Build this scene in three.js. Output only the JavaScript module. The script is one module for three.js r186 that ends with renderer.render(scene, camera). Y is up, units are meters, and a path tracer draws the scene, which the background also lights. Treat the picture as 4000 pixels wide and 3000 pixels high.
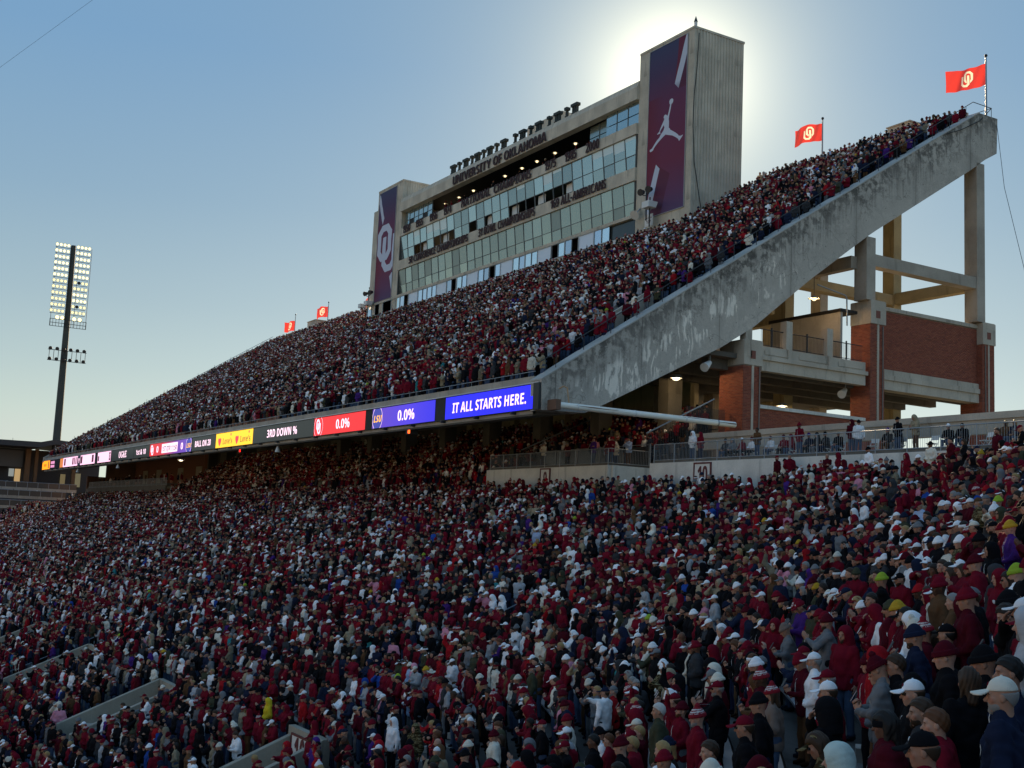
import * as THREE from 'three';
import { mergeGeometries } from 'three/addons/utils/BufferGeometryUtils.js';
import { TextGeometry } from 'three/addons/geometries/TextGeometry.js';
import { FontLoader } from 'three/addons/loaders/FontLoader.js';

// ---------- frame of reference: x = w (into the west stand), y up, z = -s (s runs along the touchline, away from the camera); heights in the tables are relative to the eye ----------
const EYE = 18;
const D2R = Math.PI / 180;

// ---------- camera ----------
const scene = new THREE.Scene();
const camera = new THREE.PerspectiveCamera(36.2065, 4 / 3, 0.5, 3000);
camera.position.set(0, EYE, 0);
{
  const yaw = 31.0005 * D2R, pitch = 7.223 * D2R, roll = 2.5853 * D2R;
  const F = new THREE.Vector3(Math.sin(yaw), 0, -Math.cos(yaw)), Rt = new THREE.Vector3(Math.cos(yaw), 0, Math.sin(yaw)), U = new THREE.Vector3(0, 1, 0);
  const F2 = F.clone().multiplyScalar(Math.cos(pitch)).addScaledVector(U, Math.sin(pitch));
  const U2 = F.clone().multiplyScalar(-Math.sin(pitch)).addScaledVector(U, Math.cos(pitch));
  const R3 = Rt.clone().multiplyScalar(Math.cos(roll)).addScaledVector(U2, Math.sin(roll));
  const U3 = Rt.clone().multiplyScalar(-Math.sin(roll)).addScaledVector(U2, Math.cos(roll));
  camera.quaternion.setFromRotationMatrix(new THREE.Matrix4().makeBasis(R3, U3, F2.clone().negate()));
}
camera.updateMatrixWorld(true);
scene.add(camera);

// ---------- sky, sun, exposure ----------
const SUN = new THREE.Vector3(0.579, 0.371, -0.726).normalize();
const mix = (a, b, t) => a + (b - a) * t, clamp = (x, a = 0, b = 1) => Math.min(b, Math.max(a, x));
const sstep = (a, b, x) => { const t = clamp((x - a) / (b - a)); return t * t * (3 - 2 * t); };
{
  const W = 1024, H = 512, data = new Float32Array(W * H * 4);
  const stops = [[0, .30, .34, .285], [4, .262, .318, .298], [7, .205, .275, .30], [10, .165, .24, .295], [15, .122, .205, .297], [22, .092, .183, .312], [45, .098, .18, .305], [90, .105, .185, .30]];
  for (let j = 0; j < H; j++) for (let i = 0; i < W; i++) {
    const el = ((j + .5) / H - .5) * Math.PI, az = ((i + .5) / W - .5) * 2 * Math.PI;
    const d = new THREE.Vector3(Math.cos(el) * Math.cos(az), Math.sin(el), Math.cos(el) * Math.sin(az));
    const e = el / D2R; let c;
    if (e < 0) { const t = sstep(0, -4, e); c = [mix(.30, .13, t), mix(.34, .12, t), mix(.285, .10, t)]; }
    else {
      let k = 0; while (k < stops.length - 2 && e > stops[k + 1][0]) k++;
      const A = stops[k], B = stops[k + 1], t = clamp((e - A[0]) / (B[0] - A[0])); c = [mix(A[1], B[1], t), mix(A[2], B[2], t), mix(A[3], B[3], t)];
    }
    const a = Math.acos(clamp(d.dot(SUN), -1, 1)) / D2R;
    c = [c[0] * .90, c[1] * .88, c[2] * .83]; const near = Math.exp(-a / 12); c[0] *= 1 - .05 * near; c[1] *= 1 - .14 * near; c[2] *= 1 - .26 * near;
    const g1 = 1.0 * Math.exp(-a / 1.8), g2 = .29 * Math.exp(-a / 5), hz = Math.exp(-Math.max(0, e) / 7.5 - a / 14);
    const fade = e < 0 ? Math.max(0, 1 + e / 3) : 1;
    c[0] += fade * (g1 + g2 + hz); c[1] += fade * (g1 * .93 + g2 * .80 + hz); c[2] += fade * (g1 * .66 + g2 * .38 + hz * .95);
    const o = (j * W + i) * 4; data[o] = c[0]; data[o + 1] = c[1]; data[o + 2] = c[2]; data[o + 3] = 1;
  }
  const sky = new THREE.DataTexture(data, W, H, THREE.RGBAFormat, THREE.FloatType);
  sky.mapping = THREE.EquirectangularReflectionMapping; sky.magFilter = THREE.LinearFilter; sky.minFilter = THREE.LinearFilter; sky.needsUpdate = true;
  scene.background = sky; scene.environment = sky;
}
const sun = new THREE.DirectionalLight(0xffe0b5, 5.0);
sun.position.copy(SUN).multiplyScalar(400).add(new THREE.Vector3(40, EYE, -120)); sun.target.position.set(40, EYE, -120);
sun.castShadow = true; sun.shadow.mapSize.set(4096, 4096);
Object.assign(sun.shadow.camera, { left: -200, right: 200, top: 160, bottom: -160, near: 10, far: 900 });
scene.add(sun, sun.target);
const renderer = new THREE.WebGLRenderer({ antialias: true });
renderer.setSize(1024, 768);
renderer.toneMapping = THREE.LinearToneMapping;
renderer.toneMappingExposure = 2.2;
renderer.shadowMap.enabled = true;

// ---------- small helpers ----------
let seed = 20251129;
const rnd = () => { seed |= 0; seed = seed + 0x6D2B79F5 | 0; let t = Math.imul(seed ^ seed >>> 15, 1 | seed); t = t + Math.imul(t ^ t >>> 7, 61 | t) ^ t; return ((t ^ t >>> 14) >>> 0) / 4294967296; };
const rr = (a, b) => a + (b - a) * rnd();
const pick = (list) => list[Math.floor(rnd() * list.length)];
const V = (w, y, s) => new THREE.Vector3(w, y + EYE, -s);
const counts = {};
function numbered(name) { const n = counts[name] = (counts[name] ?? -1) + 1; return n ? name + '_' + String(n).padStart(3, '0') : name; }
function tag(o, label, category, group, kind) {
  if (label) o.userData.label = label;
  if (category) o.userData.category = category;
  if (group) o.userData.group = group;
  if (kind) o.userData.kind = kind;
  return o;
}
function thing(name, label, category, base, group, kind) {   // a Group at the thing's base
  const o = new THREE.Group(); o.name = numbered(name); o.position.copy(base); scene.add(o);
  return tag(o, label, category, group, kind);
}
function shade(m) { m.castShadow = m.receiveShadow = true; return m; }
function topBase(o) { const b = new THREE.Vector3(); for (let p = o; p && p !== scene; p = p.parent) b.add(p.position); return b; }
function part(parent, name, geo, mat) {                      // geo in world coordinates; stored relative to its parent
  const g = Array.isArray(geo) ? mergeGeometries(geo.map((x) => x.index ? x.toNonIndexed() : x)) : geo;
  const b = topBase(parent); if (b.lengthSq()) g.translate(-b.x, -b.y, -b.z);
  const m = shade(new THREE.Mesh(g, mat)); m.name = name; parent.add(m); return m;
}
function boxUV(g) {                                          // texture coordinates in metres by facing
  if (g.index) g = g.toNonIndexed();
  const p = g.attributes.position, uv = new Float32Array(p.count * 2);
  g.deleteAttribute('normal'); g.computeVertexNormals(); const n = g.attributes.normal;
  for (let i = 0; i < p.count; i++) {
    const ax = Math.abs(n.getX(i)), ay = Math.abs(n.getY(i)), az = Math.abs(n.getZ(i));
    if (ay > ax && ay > az) { uv[2 * i] = p.getX(i); uv[2 * i + 1] = p.getZ(i); } else if (ax > az) { uv[2 * i] = p.getZ(i); uv[2 * i + 1] = p.getY(i); } else { uv[2 * i] = p.getX(i); uv[2 * i + 1] = p.getY(i); }
  }
  g.setAttribute('uv', new THREE.BufferAttribute(uv, 2)); return g;
}
function box(w0, w1, y0, y1, s0, s1) {
  const g = new THREE.BoxGeometry(Math.abs(w1 - w0), Math.abs(y1 - y0), Math.abs(s1 - s0));
  g.translate((w0 + w1) / 2, (y0 + y1) / 2 + EYE, -(s0 + s1) / 2); return boxUV(g);
}
function ext(pts, s0, s1, bevel = 0) {                       // profile in (w, y), run along s
  const sh = new THREE.Shape(pts.map(([w, y]) => new THREE.Vector2(w, y)));
  const g = new THREE.ExtrudeGeometry(sh, { depth: s1 - s0 - 2 * bevel, bevelEnabled: bevel > 0, bevelSize: bevel, bevelThickness: bevel, bevelOffset: -bevel, bevelSegments: 2 });
  g.translate(0, EYE, -s1 + bevel); return boxUV(g);
}
function extW(pts, w0, w1) {                                 // profile in (s, y), run along w
  const sh = new THREE.Shape(pts.map(([s, y]) => new THREE.Vector2(s, y)));
  const g = new THREE.ExtrudeGeometry(sh, { depth: w1 - w0, bevelEnabled: false });
  const m = new THREE.Matrix4().set(0, 0, 1, w0, 0, 1, 0, EYE, -1, 0, 0, 0, 0, 0, 0, 1); g.applyMatrix4(m); return boxUV(g);
}
function tube(pts, r, seg = 6, closed = false, smooth = .02) {
  const path = new THREE.CurvePath();
  for (let i = 0; i + 1 < pts.length; i++) path.add(new THREE.LineCurve3(pts[i], pts[i + 1]));
  const out = [];
  for (let i = 0; i + 1 < pts.length; i++) {
    const a = pts[i], b = pts[i + 1], d = b.clone().sub(a), L = d.length(); if (L < 1e-4) continue;
    const g = new THREE.CylinderGeometry(r, r, L + r * .6, seg, 1); g.translate(0, L / 2, 0);
    g.applyQuaternion(new THREE.Quaternion().setFromUnitVectors(new THREE.Vector3(0, 1, 0), d.normalize())); g.translate(a.x, a.y, a.z); out.push(g.toNonIndexed());
  }
  return out.length > 1 ? mergeGeometries(out) : out[0];
}
function cone(a, b, ra, rb, seg = 14, open = false) {
  const d = b.clone().sub(a), L = d.length(), g = new THREE.CylinderGeometry(rb, ra, L, seg, 1, open); g.translate(0, L / 2, 0);
  g.applyQuaternion(new THREE.Quaternion().setFromUnitVectors(new THREE.Vector3(0, 1, 0), d.normalize())); g.translate(a.x, a.y, a.z); return g.toNonIndexed();
}
const at = (g, v) => { g.translate(v.x, v.y, v.z); return g.index ? g.toNonIndexed() : g; };

// ---------- tileable noise and textures ----------
const HT = new Float32Array(65536); for (let i = 0; i < 65536; i++) HT[i] = rnd();
function vnoise(x, y, per) {
  const xi = Math.floor(x), yi = Math.floor(y), fx = x - xi, fy = y - yi, u = fx * fx * (3 - 2 * fx), v = fy * fy * (3 - 2 * fy);
  const h = (i, j) => HT[((((i % per) + per) % per) * 197 + (((j % per) + per) % per) * 7919 + per * 31) & 65535];
  return mix(mix(h(xi, yi), h(xi + 1, yi), u), mix(h(xi, yi + 1), h(xi + 1, yi + 1), u), v);
}
function fbm(x, y, per, oct = 4) { let a = .5, s = 0, t = 0, f = 1; for (let o = 0; o < oct; o++) { s += a * vnoise(x * f, y * f, per * f); t += a; a *= .5; f *= 2; } return s / t; }
function dataTex(W, H, fn, srgb, rx = 1, ry = 1) {
  const d = new Uint8Array(W * H * 4);
  for (let j = 0; j < H; j++) for (let i = 0; i < W; i++) { const c = fn(i / W, j / H), o = (j * W + i) * 4; d[o] = 255 * clamp(c[0]); d[o + 1] = 255 * clamp(c[1]); d[o + 2] = 255 * clamp(c[2]); d[o + 3] = c.length > 3 ? 255 * clamp(c[3]) : 255; }
  const t = new THREE.DataTexture(d, W, H, THREE.RGBAFormat); t.wrapS = t.wrapT = THREE.RepeatWrapping; t.magFilter = THREE.LinearFilter; t.minFilter = THREE.LinearMipmapLinearFilter; t.generateMipmaps = true;
  if (srgb) t.colorSpace = THREE.SRGBColorSpace; t.repeat.set(rx, ry); t.needsUpdate = true; return t;
}
const lin2s = (x) => x <= .0031308 ? 12.92 * x : 1.055 * Math.pow(x, 1 / 2.4) - .055;
function canvasTex(W, H, draw) {
  const c = document.createElement('canvas'); c.width = W; c.height = H; const x = c.getContext('2d'); draw(x, W, H);
  const t = new THREE.CanvasTexture(c); t.colorSpace = THREE.SRGBColorSpace; t.magFilter = THREE.LinearFilter; return t;
}
const col = (a) => new THREE.Color().setRGB(a[0], a[1], a[2]);
const mat = (a, roughness = .85, o = {}) => new THREE.MeshStandardMaterial({ color: col(a), roughness, ...o });
const weather = dataTex(512, 512, (u, v) => { const a = fbm(u * 5, v * 5, 5, 5), b = fbm(u * 24, v * 3, 24, 4), k = .80 + .26 * a - .12 * sstep(.56, .8, b) + .05 * (vnoise(u * 128, v * 128, 128) - .5); return [k, k * .995, k * .985]; }, true, 1 / 7, 1 / 7);
const grit = dataTex(256, 256, (u, v) => { const k = .5 * fbm(u * 16, v * 16, 16, 4) + .5 * vnoise(u * 64, v * 64, 64); return [k, k, k]; }, false, 1 / 2, 1 / 2);
const concrete = mat([.46, .41, .35], .92, { map: weather, bumpMap: grit, bumpScale: .01 });
const precast = mat([.56, .50, .42], .88, { map: weather, bumpMap: grit, bumpScale: .004 });
const buff = mat([.40, .34, .20], .9, { map: weather, bumpMap: grit, bumpScale: .006 });
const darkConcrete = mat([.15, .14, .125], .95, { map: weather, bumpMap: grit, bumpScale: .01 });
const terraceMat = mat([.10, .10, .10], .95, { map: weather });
const alu = mat([.42, .44, .46], .45, { metalness: .6 });
const steel = mat([.30, .33, .36], .5, { metalness: .5 });
const blackSteel = mat([.035, .038, .042], .55, { metalness: .3 });
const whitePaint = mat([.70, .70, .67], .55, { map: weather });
const whitePlain = mat([.72, .72, .70], .6);
const maroonPaint = mat([.11, .016, .020], .6);
const blackPlain = mat([.012, .012, .013], .7);
const signWhite = mat([.70, .69, .66], .6);
const fonts = new FontLoader();
const serif = await fonts.loadAsync('fonts/droid/droid_serif_bold.typeface.json');
const sansB = await fonts.loadAsync('fonts/droid/droid_sans_bold.typeface.json');

// ---------- surfaces of the bowl and the upper deck ----------
const ROW = .90, GRADE = .422, TOPY = 2.5, E0 = 43.5;
const inner = (s) => s < 50 ? (50 - s) * (50 - s) / 82 : 0;          // how far the rows swing out round the corner
const rowE = (k) => E0 - k * ROW;
const rowY = (k) => { const e = rowE(k); return e > 44 ? TOPY + .55 * (e - 44) : TOPY - GRADE * (44 - e); };
const DROW = .84, DG = .637, DW0 = 37.1;                               // upper deck rows
const deckW = (k) => DW0 + k * DROW;
const deckY = (k) => 8.40 + DG * (deckW(k) - 36.3);
const VOMS = [[39.05, 42.4], [57.3, 60.6], [74.3, 77.4], [90.5, 93.6], [108, 111], [125, 128]].map(([a, b]) => ({ s0: a, s1: b, w0: 11.8, w1: 16.5 }));
const DVOMS = [[60.1, 61.6], [73.4, 76.2], [91.6, 94.5], [110, 113], [128, 131], [146, 149], [164, 167], [182, 185]].map(([a, b]) => ({ s0: a, s1: b, w0: 43.6, w1: 46.9 }));
const inVom = (w, s, list, pad = 0) => list.some((v) => s > v.s0 - pad && s < v.s1 + pad && w > v.w0 - pad && w < v.w1 + pad);

// ================= GROUND =================
{
  const g = new THREE.PlaneGeometry(6000, 6000, 1, 1); g.rotateX(-Math.PI / 2);
  const m = shade(new THREE.Mesh(g, mat([.075, .082, .06], 1, { map: weather }))); m.name = 'ground'; m.position.set(0, 0, -200); tag(m, 'flat open ground around the stadium', null, null, 'structure'); scene.add(m);
}

{
  const turf = shade(new THREE.Mesh(boxUV(new THREE.BoxGeometry(56, .1, 150)), mat([.06, .115, .035], 1, { map: weather }))); turf.name = 'playing_field'; turf.position.set(-42, .06, -110); tag(turf, 'green playing field below the stands', null, null, 'structure'); scene.add(turf);
  // the stand across the field, which the low sun lights
  const o = thing('opposite_stand', 'sunlit grandstand on the far side of the playing field', null, V(-110, -18, 110), null, 'structure'), top = []; for (let k = 0; k < 60; k++) top.push([-74 - k * 1.1, -15.5 + k * .62], [-75.1 - k * 1.1, -15.5 + k * .62]);
  part(o, 'terrace', ext([[-74, -18], [-74, -15.5], ...top, [-140, 22], [-140, -18]].reverse(), -20, 240), mat([.42, .35, .31], .95, { map: weather }));
}

// ================= LOWER STAND =================
const lower = thing('lower_stand', 'stepped grey concrete lower grandstand packed with standing fans', 'grandstand', V(20, -17.5, 100), null, 'structure');
{
  const pos = [], bp = [], nrm = null;
  const quad = (arr, a, b, c, d) => arr.push(...a, ...b, ...c, ...a, ...c, ...d);
  const ST = []; for (let s = 217; s > 50; s -= 3) ST.push(s); for (let s = 50; s >= -16; s -= .8) ST.push(s);
  for (const v of VOMS) ST.push(v.s0, v.s1); ST.push(165, 76, 61.5); ST.sort((a, b) => b - a);
  const P = (e, s, y) => [e - inner(s), y + EYE, -s];
  const rows = (k, lo, hi) => {
    const e = rowE(k), y = rowY(k), yl = rowY(k + 1);
    for (let i = 0; i + 1 < ST.length; i++) {
      const s0 = ST[i], s1 = ST[i + 1], sm = (s0 + s1) / 2, wm = e - inner(sm);
      if (s0 - s1 < 1e-3 || sm > hi || sm < lo || inVom(wm, sm, VOMS, .2) || wm < -4 || (k >= 0 && wm > 43.7)) continue;
      const f = e - ROW / 2, b = e + ROW / 2;
      quad(pos, P(f, s0, y), P(f, s1, y), P(b, s1, y), P(b, s0, y)); quad(pos, P(f, s0, yl), P(f, s1, yl), P(f, s1, y), P(f, s0, y));
      const h = y + .43, q = e + .12, r = e + .38;
      quad(bp, P(q, s0, h), P(q, s1, h), P(r, s1, h), P(r, s0, h)); quad(bp, P(q, s0, h - .05), P(q, s1, h - .05), P(q, s1, h), P(q, s0, h));
    }
  };
  for (let k = 0; k < 52; k++) rows(k, -20, 217);
  for (let k = -1; k >= -11; k--) { rows(k, 76, 165); if (rowE(k) > 48) rows(k, 61.5, 76); }
  const stepMat = mat([.30, .29, .27], .95, { map: weather });
  for (let s0 = 11.67; s0 < 216; s0 += 11.3) {
    const g = []; for (let k = 0; k < 48; k++) { const w = rowE(k) - inner(s0 - .4); if (w > 43.4 || w < -3 || inVom(w, s0 - .4, VOMS, .6)) continue; const b = new THREE.BoxGeometry(ROW * .55, .02, .82); b.rotateY(s0 < 50 ? Math.atan((50 - s0) / 41) : 0); b.translate(w - .16, rowY(k) + .014 + EYE, -(s0 - .42)); const c = new THREE.BoxGeometry(ROW * .42, .19, .80); c.rotateY(s0 < 50 ? Math.atan((50 - s0) / 41) : 0); c.translate(w - ROW * .68, rowY(k) - .10 + EYE, -(s0 - .42)); g.push(boxUV(b), boxUV(c)); }
    tag(part(lower, 'aisle_steps', g, stepMat), null, null, null, 'stuff');
  }
  const mk = (a) => { const g = new THREE.BufferGeometry(); g.setAttribute('position', new THREE.BufferAttribute(new Float32Array(a), 3)); g.computeVertexNormals(); return boxUV(g); };
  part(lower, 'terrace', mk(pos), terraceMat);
  tag(part(lower, 'bench_rows', mk(bp), alu), null, null, null, 'stuff');
}

// vomitories of the lower stand: parapets round each opening
const vomMat = mat([.36, .335, .275], .9, { map: weather, bumpMap: grit, bumpScale: .006 });
const yE = (w, s) => TOPY - GRADE * (44 - (w + inner(s)));
VOMS.forEach((v, i) => {
  const where = ['nearest one, marked 10', 'second one, with white plaque', 'third one', 'at the left edge', 'fifth one', 'farthest one'][i];
  const yb = yE(v.w1, v.s0) - 3.0, t = thing('stand_entrance', 'low tan concrete parapet around a stair opening, ' + where, 'stand entrance', V((v.w0 + v.w1) / 2, yb, (v.s0 + v.s1) / 2), 'stair openings in the lower stand');
  const top = (w, s) => yE(w, s) + 1.08;
  for (const s of [v.s0, v.s1]) { const o = s === v.s0 ? 0 : -.28; part(t, 'side_wall', ext([[v.w0, yb], [v.w1, yb], [v.w1, top(v.w1, s)], [v.w0, top(v.w0, s)]], s + o, s + o + .28, .03), vomMat); }
  part(t, 'back_wall', box(v.w1, v.w1 + .26, yb, top(v.w1, v.s0) - .003, v.s0, v.s1), vomMat);
  part(t, 'landing', box(v.w0, v.w1 - .01, yb, yb + .1, v.s0 + .285, v.s1 - .285), darkConcrete);
  if (i === 0) {
    const y1 = top(v.w1, v.s0) - .28, sg = thing('section_sign', 'white number 10 panel with maroon border inside the nearest stair opening', 'section sign', V(v.w1 - .03, y1 - 1.3, (v.s0 + v.s1) / 2), 'white section number signs');
    part(sg, 'panel', box(v.w1 - .04, v.w1 - .012, y1 - 1.3, y1, v.s0 + .5, v.s1 - .5), signWhite);
    part(sg, 'border', [box(v.w1 - .06, v.w1 - .012, y1, y1 + .08, v.s0 + .42, v.s1 - .42), box(v.w1 - .06, v.w1 - .012, y1 - 1.3, y1, v.s1 - .5, v.s1 - .42), box(v.w1 - .06, v.w1 - .012, y1 - 1.3, y1, v.s0 + .42, v.s0 + .5)], maroonPaint);
    for (const [j, ch] of ['1', '0'].entries()) part(sg, 'digit', glyph(ch, .75, .62, V(v.w1 - .05, y1 - 1.05, v.s1 - .85 - j * .5), 'w', sansB, .02), maroonPaint);
  }
  if (i === 1) {
    const pl = thing('wall_plaque', 'small white plaque on the tan parapet of the second stair opening', 'plaque', V(13.0, yE(13, v.s1) - .05, v.s1 - .3), null);
    part(pl, 'plate', box(12.7, 13.5, yE(13, v.s1) + .05, yE(13, v.s1) + .55, v.s1 - .31, v.s1 - .285), signWhite);
    const words = new THREE.PlaneGeometry(.7, .4); words.translate(13.1, yE(13, v.s1) + .3 + EYE, -(v.s1 - .315));
    part(pl, 'print', words, new THREE.MeshStandardMaterial({ roughness: .7, map: canvasTex(256, 128, (x, w, h) => { x.fillStyle = '#e4e2dc'; x.fillRect(0, 0, w, h); x.fillStyle = '#335'; x.textAlign = 'center'; x.font = 'bold 44px sans-serif'; x.fillText('12', 128, 50); x.fillRect(60, 84, 136, 16); }) }));
  }
});
function glyph(ch, h, sx, v, face, font, depth) {             // one letter standing at v, facing the field ('w') or the camera end ('s')
  const g = new TextGeometry(ch, { font, size: h / .72, depth, curveSegments: 3, bevelEnabled: false }); g.scale(sx, 1, 1);
  g.computeBoundingBox(); g.translate(-g.boundingBox.min.x, 0, 0);
  if (face === 'w') g.rotateY(-Math.PI / 2);
  g.translate(v.x, v.y, v.z); return g;
}
function textWidth(str, h, sx, font) { const g = new TextGeometry(str, { font, size: h / .72, depth: .01, curveSegments: 2 }); g.computeBoundingBox(); return (g.boundingBox.max.x - g.boundingBox.min.x) * sx; }

// walkway walls with the number signs, the walkway itself and its railings
const walkway = thing('walkway', 'raised concrete walkway behind the lower rows', null, V(46, 4.2, 45), null, 'structure');
part(walkway, 'floor', [box(44.02, 47.45, 4.3, 4.75, 14, 56.3), box(44.02, 47.95, 4.3, 4.75, 61, 76), box(44.02, 47.5, 4.3, 4.75, 165.2, 217)], darkConcrete);
const wallLeft = thing('walkway_wall', 'pale concrete wall below the railing with the 9 sign', 'wall', V(43.9, 1, 68), 'pale walls below the walkway railings');
part(wallLeft, 'wall', box(43.75, 44, 1.4, 4.55, 60.6, 75.9), whitePaint); part(wallLeft, 'end_wall', box(44, 47.9, 1.4, 4.55, 60.35, 60.6), whitePaint);
const wallRight = thing('walkway_wall', 'long pale concrete wall below the railing with the 10 and 11 signs', 'wall', V(43.9, 1, 35), 'pale walls below the walkway railings');
part(wallRight, 'wall', box(43.75, 44, .8, 4.53, 14, 56.3), whitePaint);
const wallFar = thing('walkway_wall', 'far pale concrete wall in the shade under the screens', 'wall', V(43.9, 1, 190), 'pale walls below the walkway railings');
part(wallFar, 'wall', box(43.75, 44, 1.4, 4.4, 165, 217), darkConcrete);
function guardRail(label, w, y, s0, s1, h, postGap, gate) {
  const t = thing('guard_railing', label, 'railing', V(w, y, (s0 + s1) / 2), 'grey tube guard railings');
  part(t, 'top_rail', tube([V(w, y + h, s0), V(w, y + h, s1)], .028), steel); part(t, 'bottom_rail', tube([V(w, y + .1, s0), V(w, y + .1, s1)], .022), steel);
  const n = Math.round((s1 - s0) / postGap);
  for (let i = 0; i <= n; i++) {
    const s = mix(s0, s1, i / n); part(t, 'post', tube([V(w, y - .05, s), V(w, y + h, s)], .03), steel);
    if (i < n) { const bars = [], q = (s1 - s0) / n, m = Math.round(q / .125); for (let j = 1; j < m; j++) bars.push(tube([V(w, y + .1, s + q * j / m), V(w, y + h, s + q * j / m)], .009, 4)); tag(part(t, 'bars', bars, steel), null, null, null, 'stuff'); }
  }
  return t;
}
guardRail('grey tube railing above the pale wall with the 10 and 11 signs', 44, 4.62, 14.5, 56.2, 1.04, 1.9);
guardRail('shaded tube railing above the pale wall with the 9 sign', 44, 4.62, 60.9, 75.8, 1.02, 1.9);
guardRail('dim far railing in the shade under the pink screens', 44, 4.45, 165.4, 216, 1.05, 2.6);
{
  const t = thing('guard_railing', 'short railing turning in beside the walkway gap', 'railing', V(45.5, 4.6, 60.8), 'grey tube guard railings');
  for (const y of [4.72, 5.64]) part(t, 'rail', tube([V(44, y, 60.8), V(47.4, y, 60.8)], .026), steel);
  const bars = []; for (let i = 1; i < 26; i++) bars.push(tube([V(44 + i * .13, 4.72, 60.8), V(44 + i * .13, 5.64, 60.8)], .009, 4)); tag(part(t, 'bars', bars, steel), null, null, null, 'stuff');
}
function sectionSign(text, s, y0, y1, wd, label) {
  const t = thing('section_sign', label, 'section sign', V(43.72, y0, s), 'white section number signs'), b = .09;
  part(t, 'panel', box(43.70, 43.75 - .002, y0 + b, y1 - b, s - wd / 2 + b, s + wd / 2 - b), signWhite);
  part(t, 'border', [box(43.67, 43.747, y1 - b, y1, s - wd / 2, s + wd / 2), box(43.67, 43.747, y0, y0 + b, s - wd / 2, s + wd / 2), box(43.67, 43.747, y0 + b, y1 - b, s - wd / 2, s - wd / 2 + b), box(43.67, 43.747, y0 + b, y1 - b, s + wd / 2 - b, s + wd / 2)], maroonPaint);
  const w = .42 * text.length; [...text].forEach((ch, j) => part(t, 'digit', glyph(ch, .72, .6, V(43.69, (y0 + y1) / 2 - .36, s + w / 2 - .05 - j * .42), 'w', sansB, .02), maroonPaint));
}
sectionSign('9', 67.8, 2.75, 4.5, 1.25, 'white number 9 sign on the pale wall under the railing');
sectionSign('10', 51.4, 2.75, 4.46, 1.5, 'white number 10 sign on the pale wall at centre right');
sectionSign('11', 34.6, 2.85, 4.42, 1.85, 'white number 11 sign on the pale wall at the right edge');

// walkway back wall: stone coping and band over brick
const backWall = thing('walkway_back_wall', 'long cream stone and brick wall behind the seated people', 'wall', V(47.7, 4.3, 36));
part(backWall, 'coping', ext([[47.40, 6.30], [48.0, 6.30], [48.0, 6.62], [47.40, 6.62]], 14, 56.9, .02), precast);
{ let s = 14; while (s < 56.8) { const e = Math.min(56.85, s + 2.4); part(backWall, 'stone', box(47.5, 47.9, 5.62, 6.297, s, e - .012), precast); s = e; } }

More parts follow.
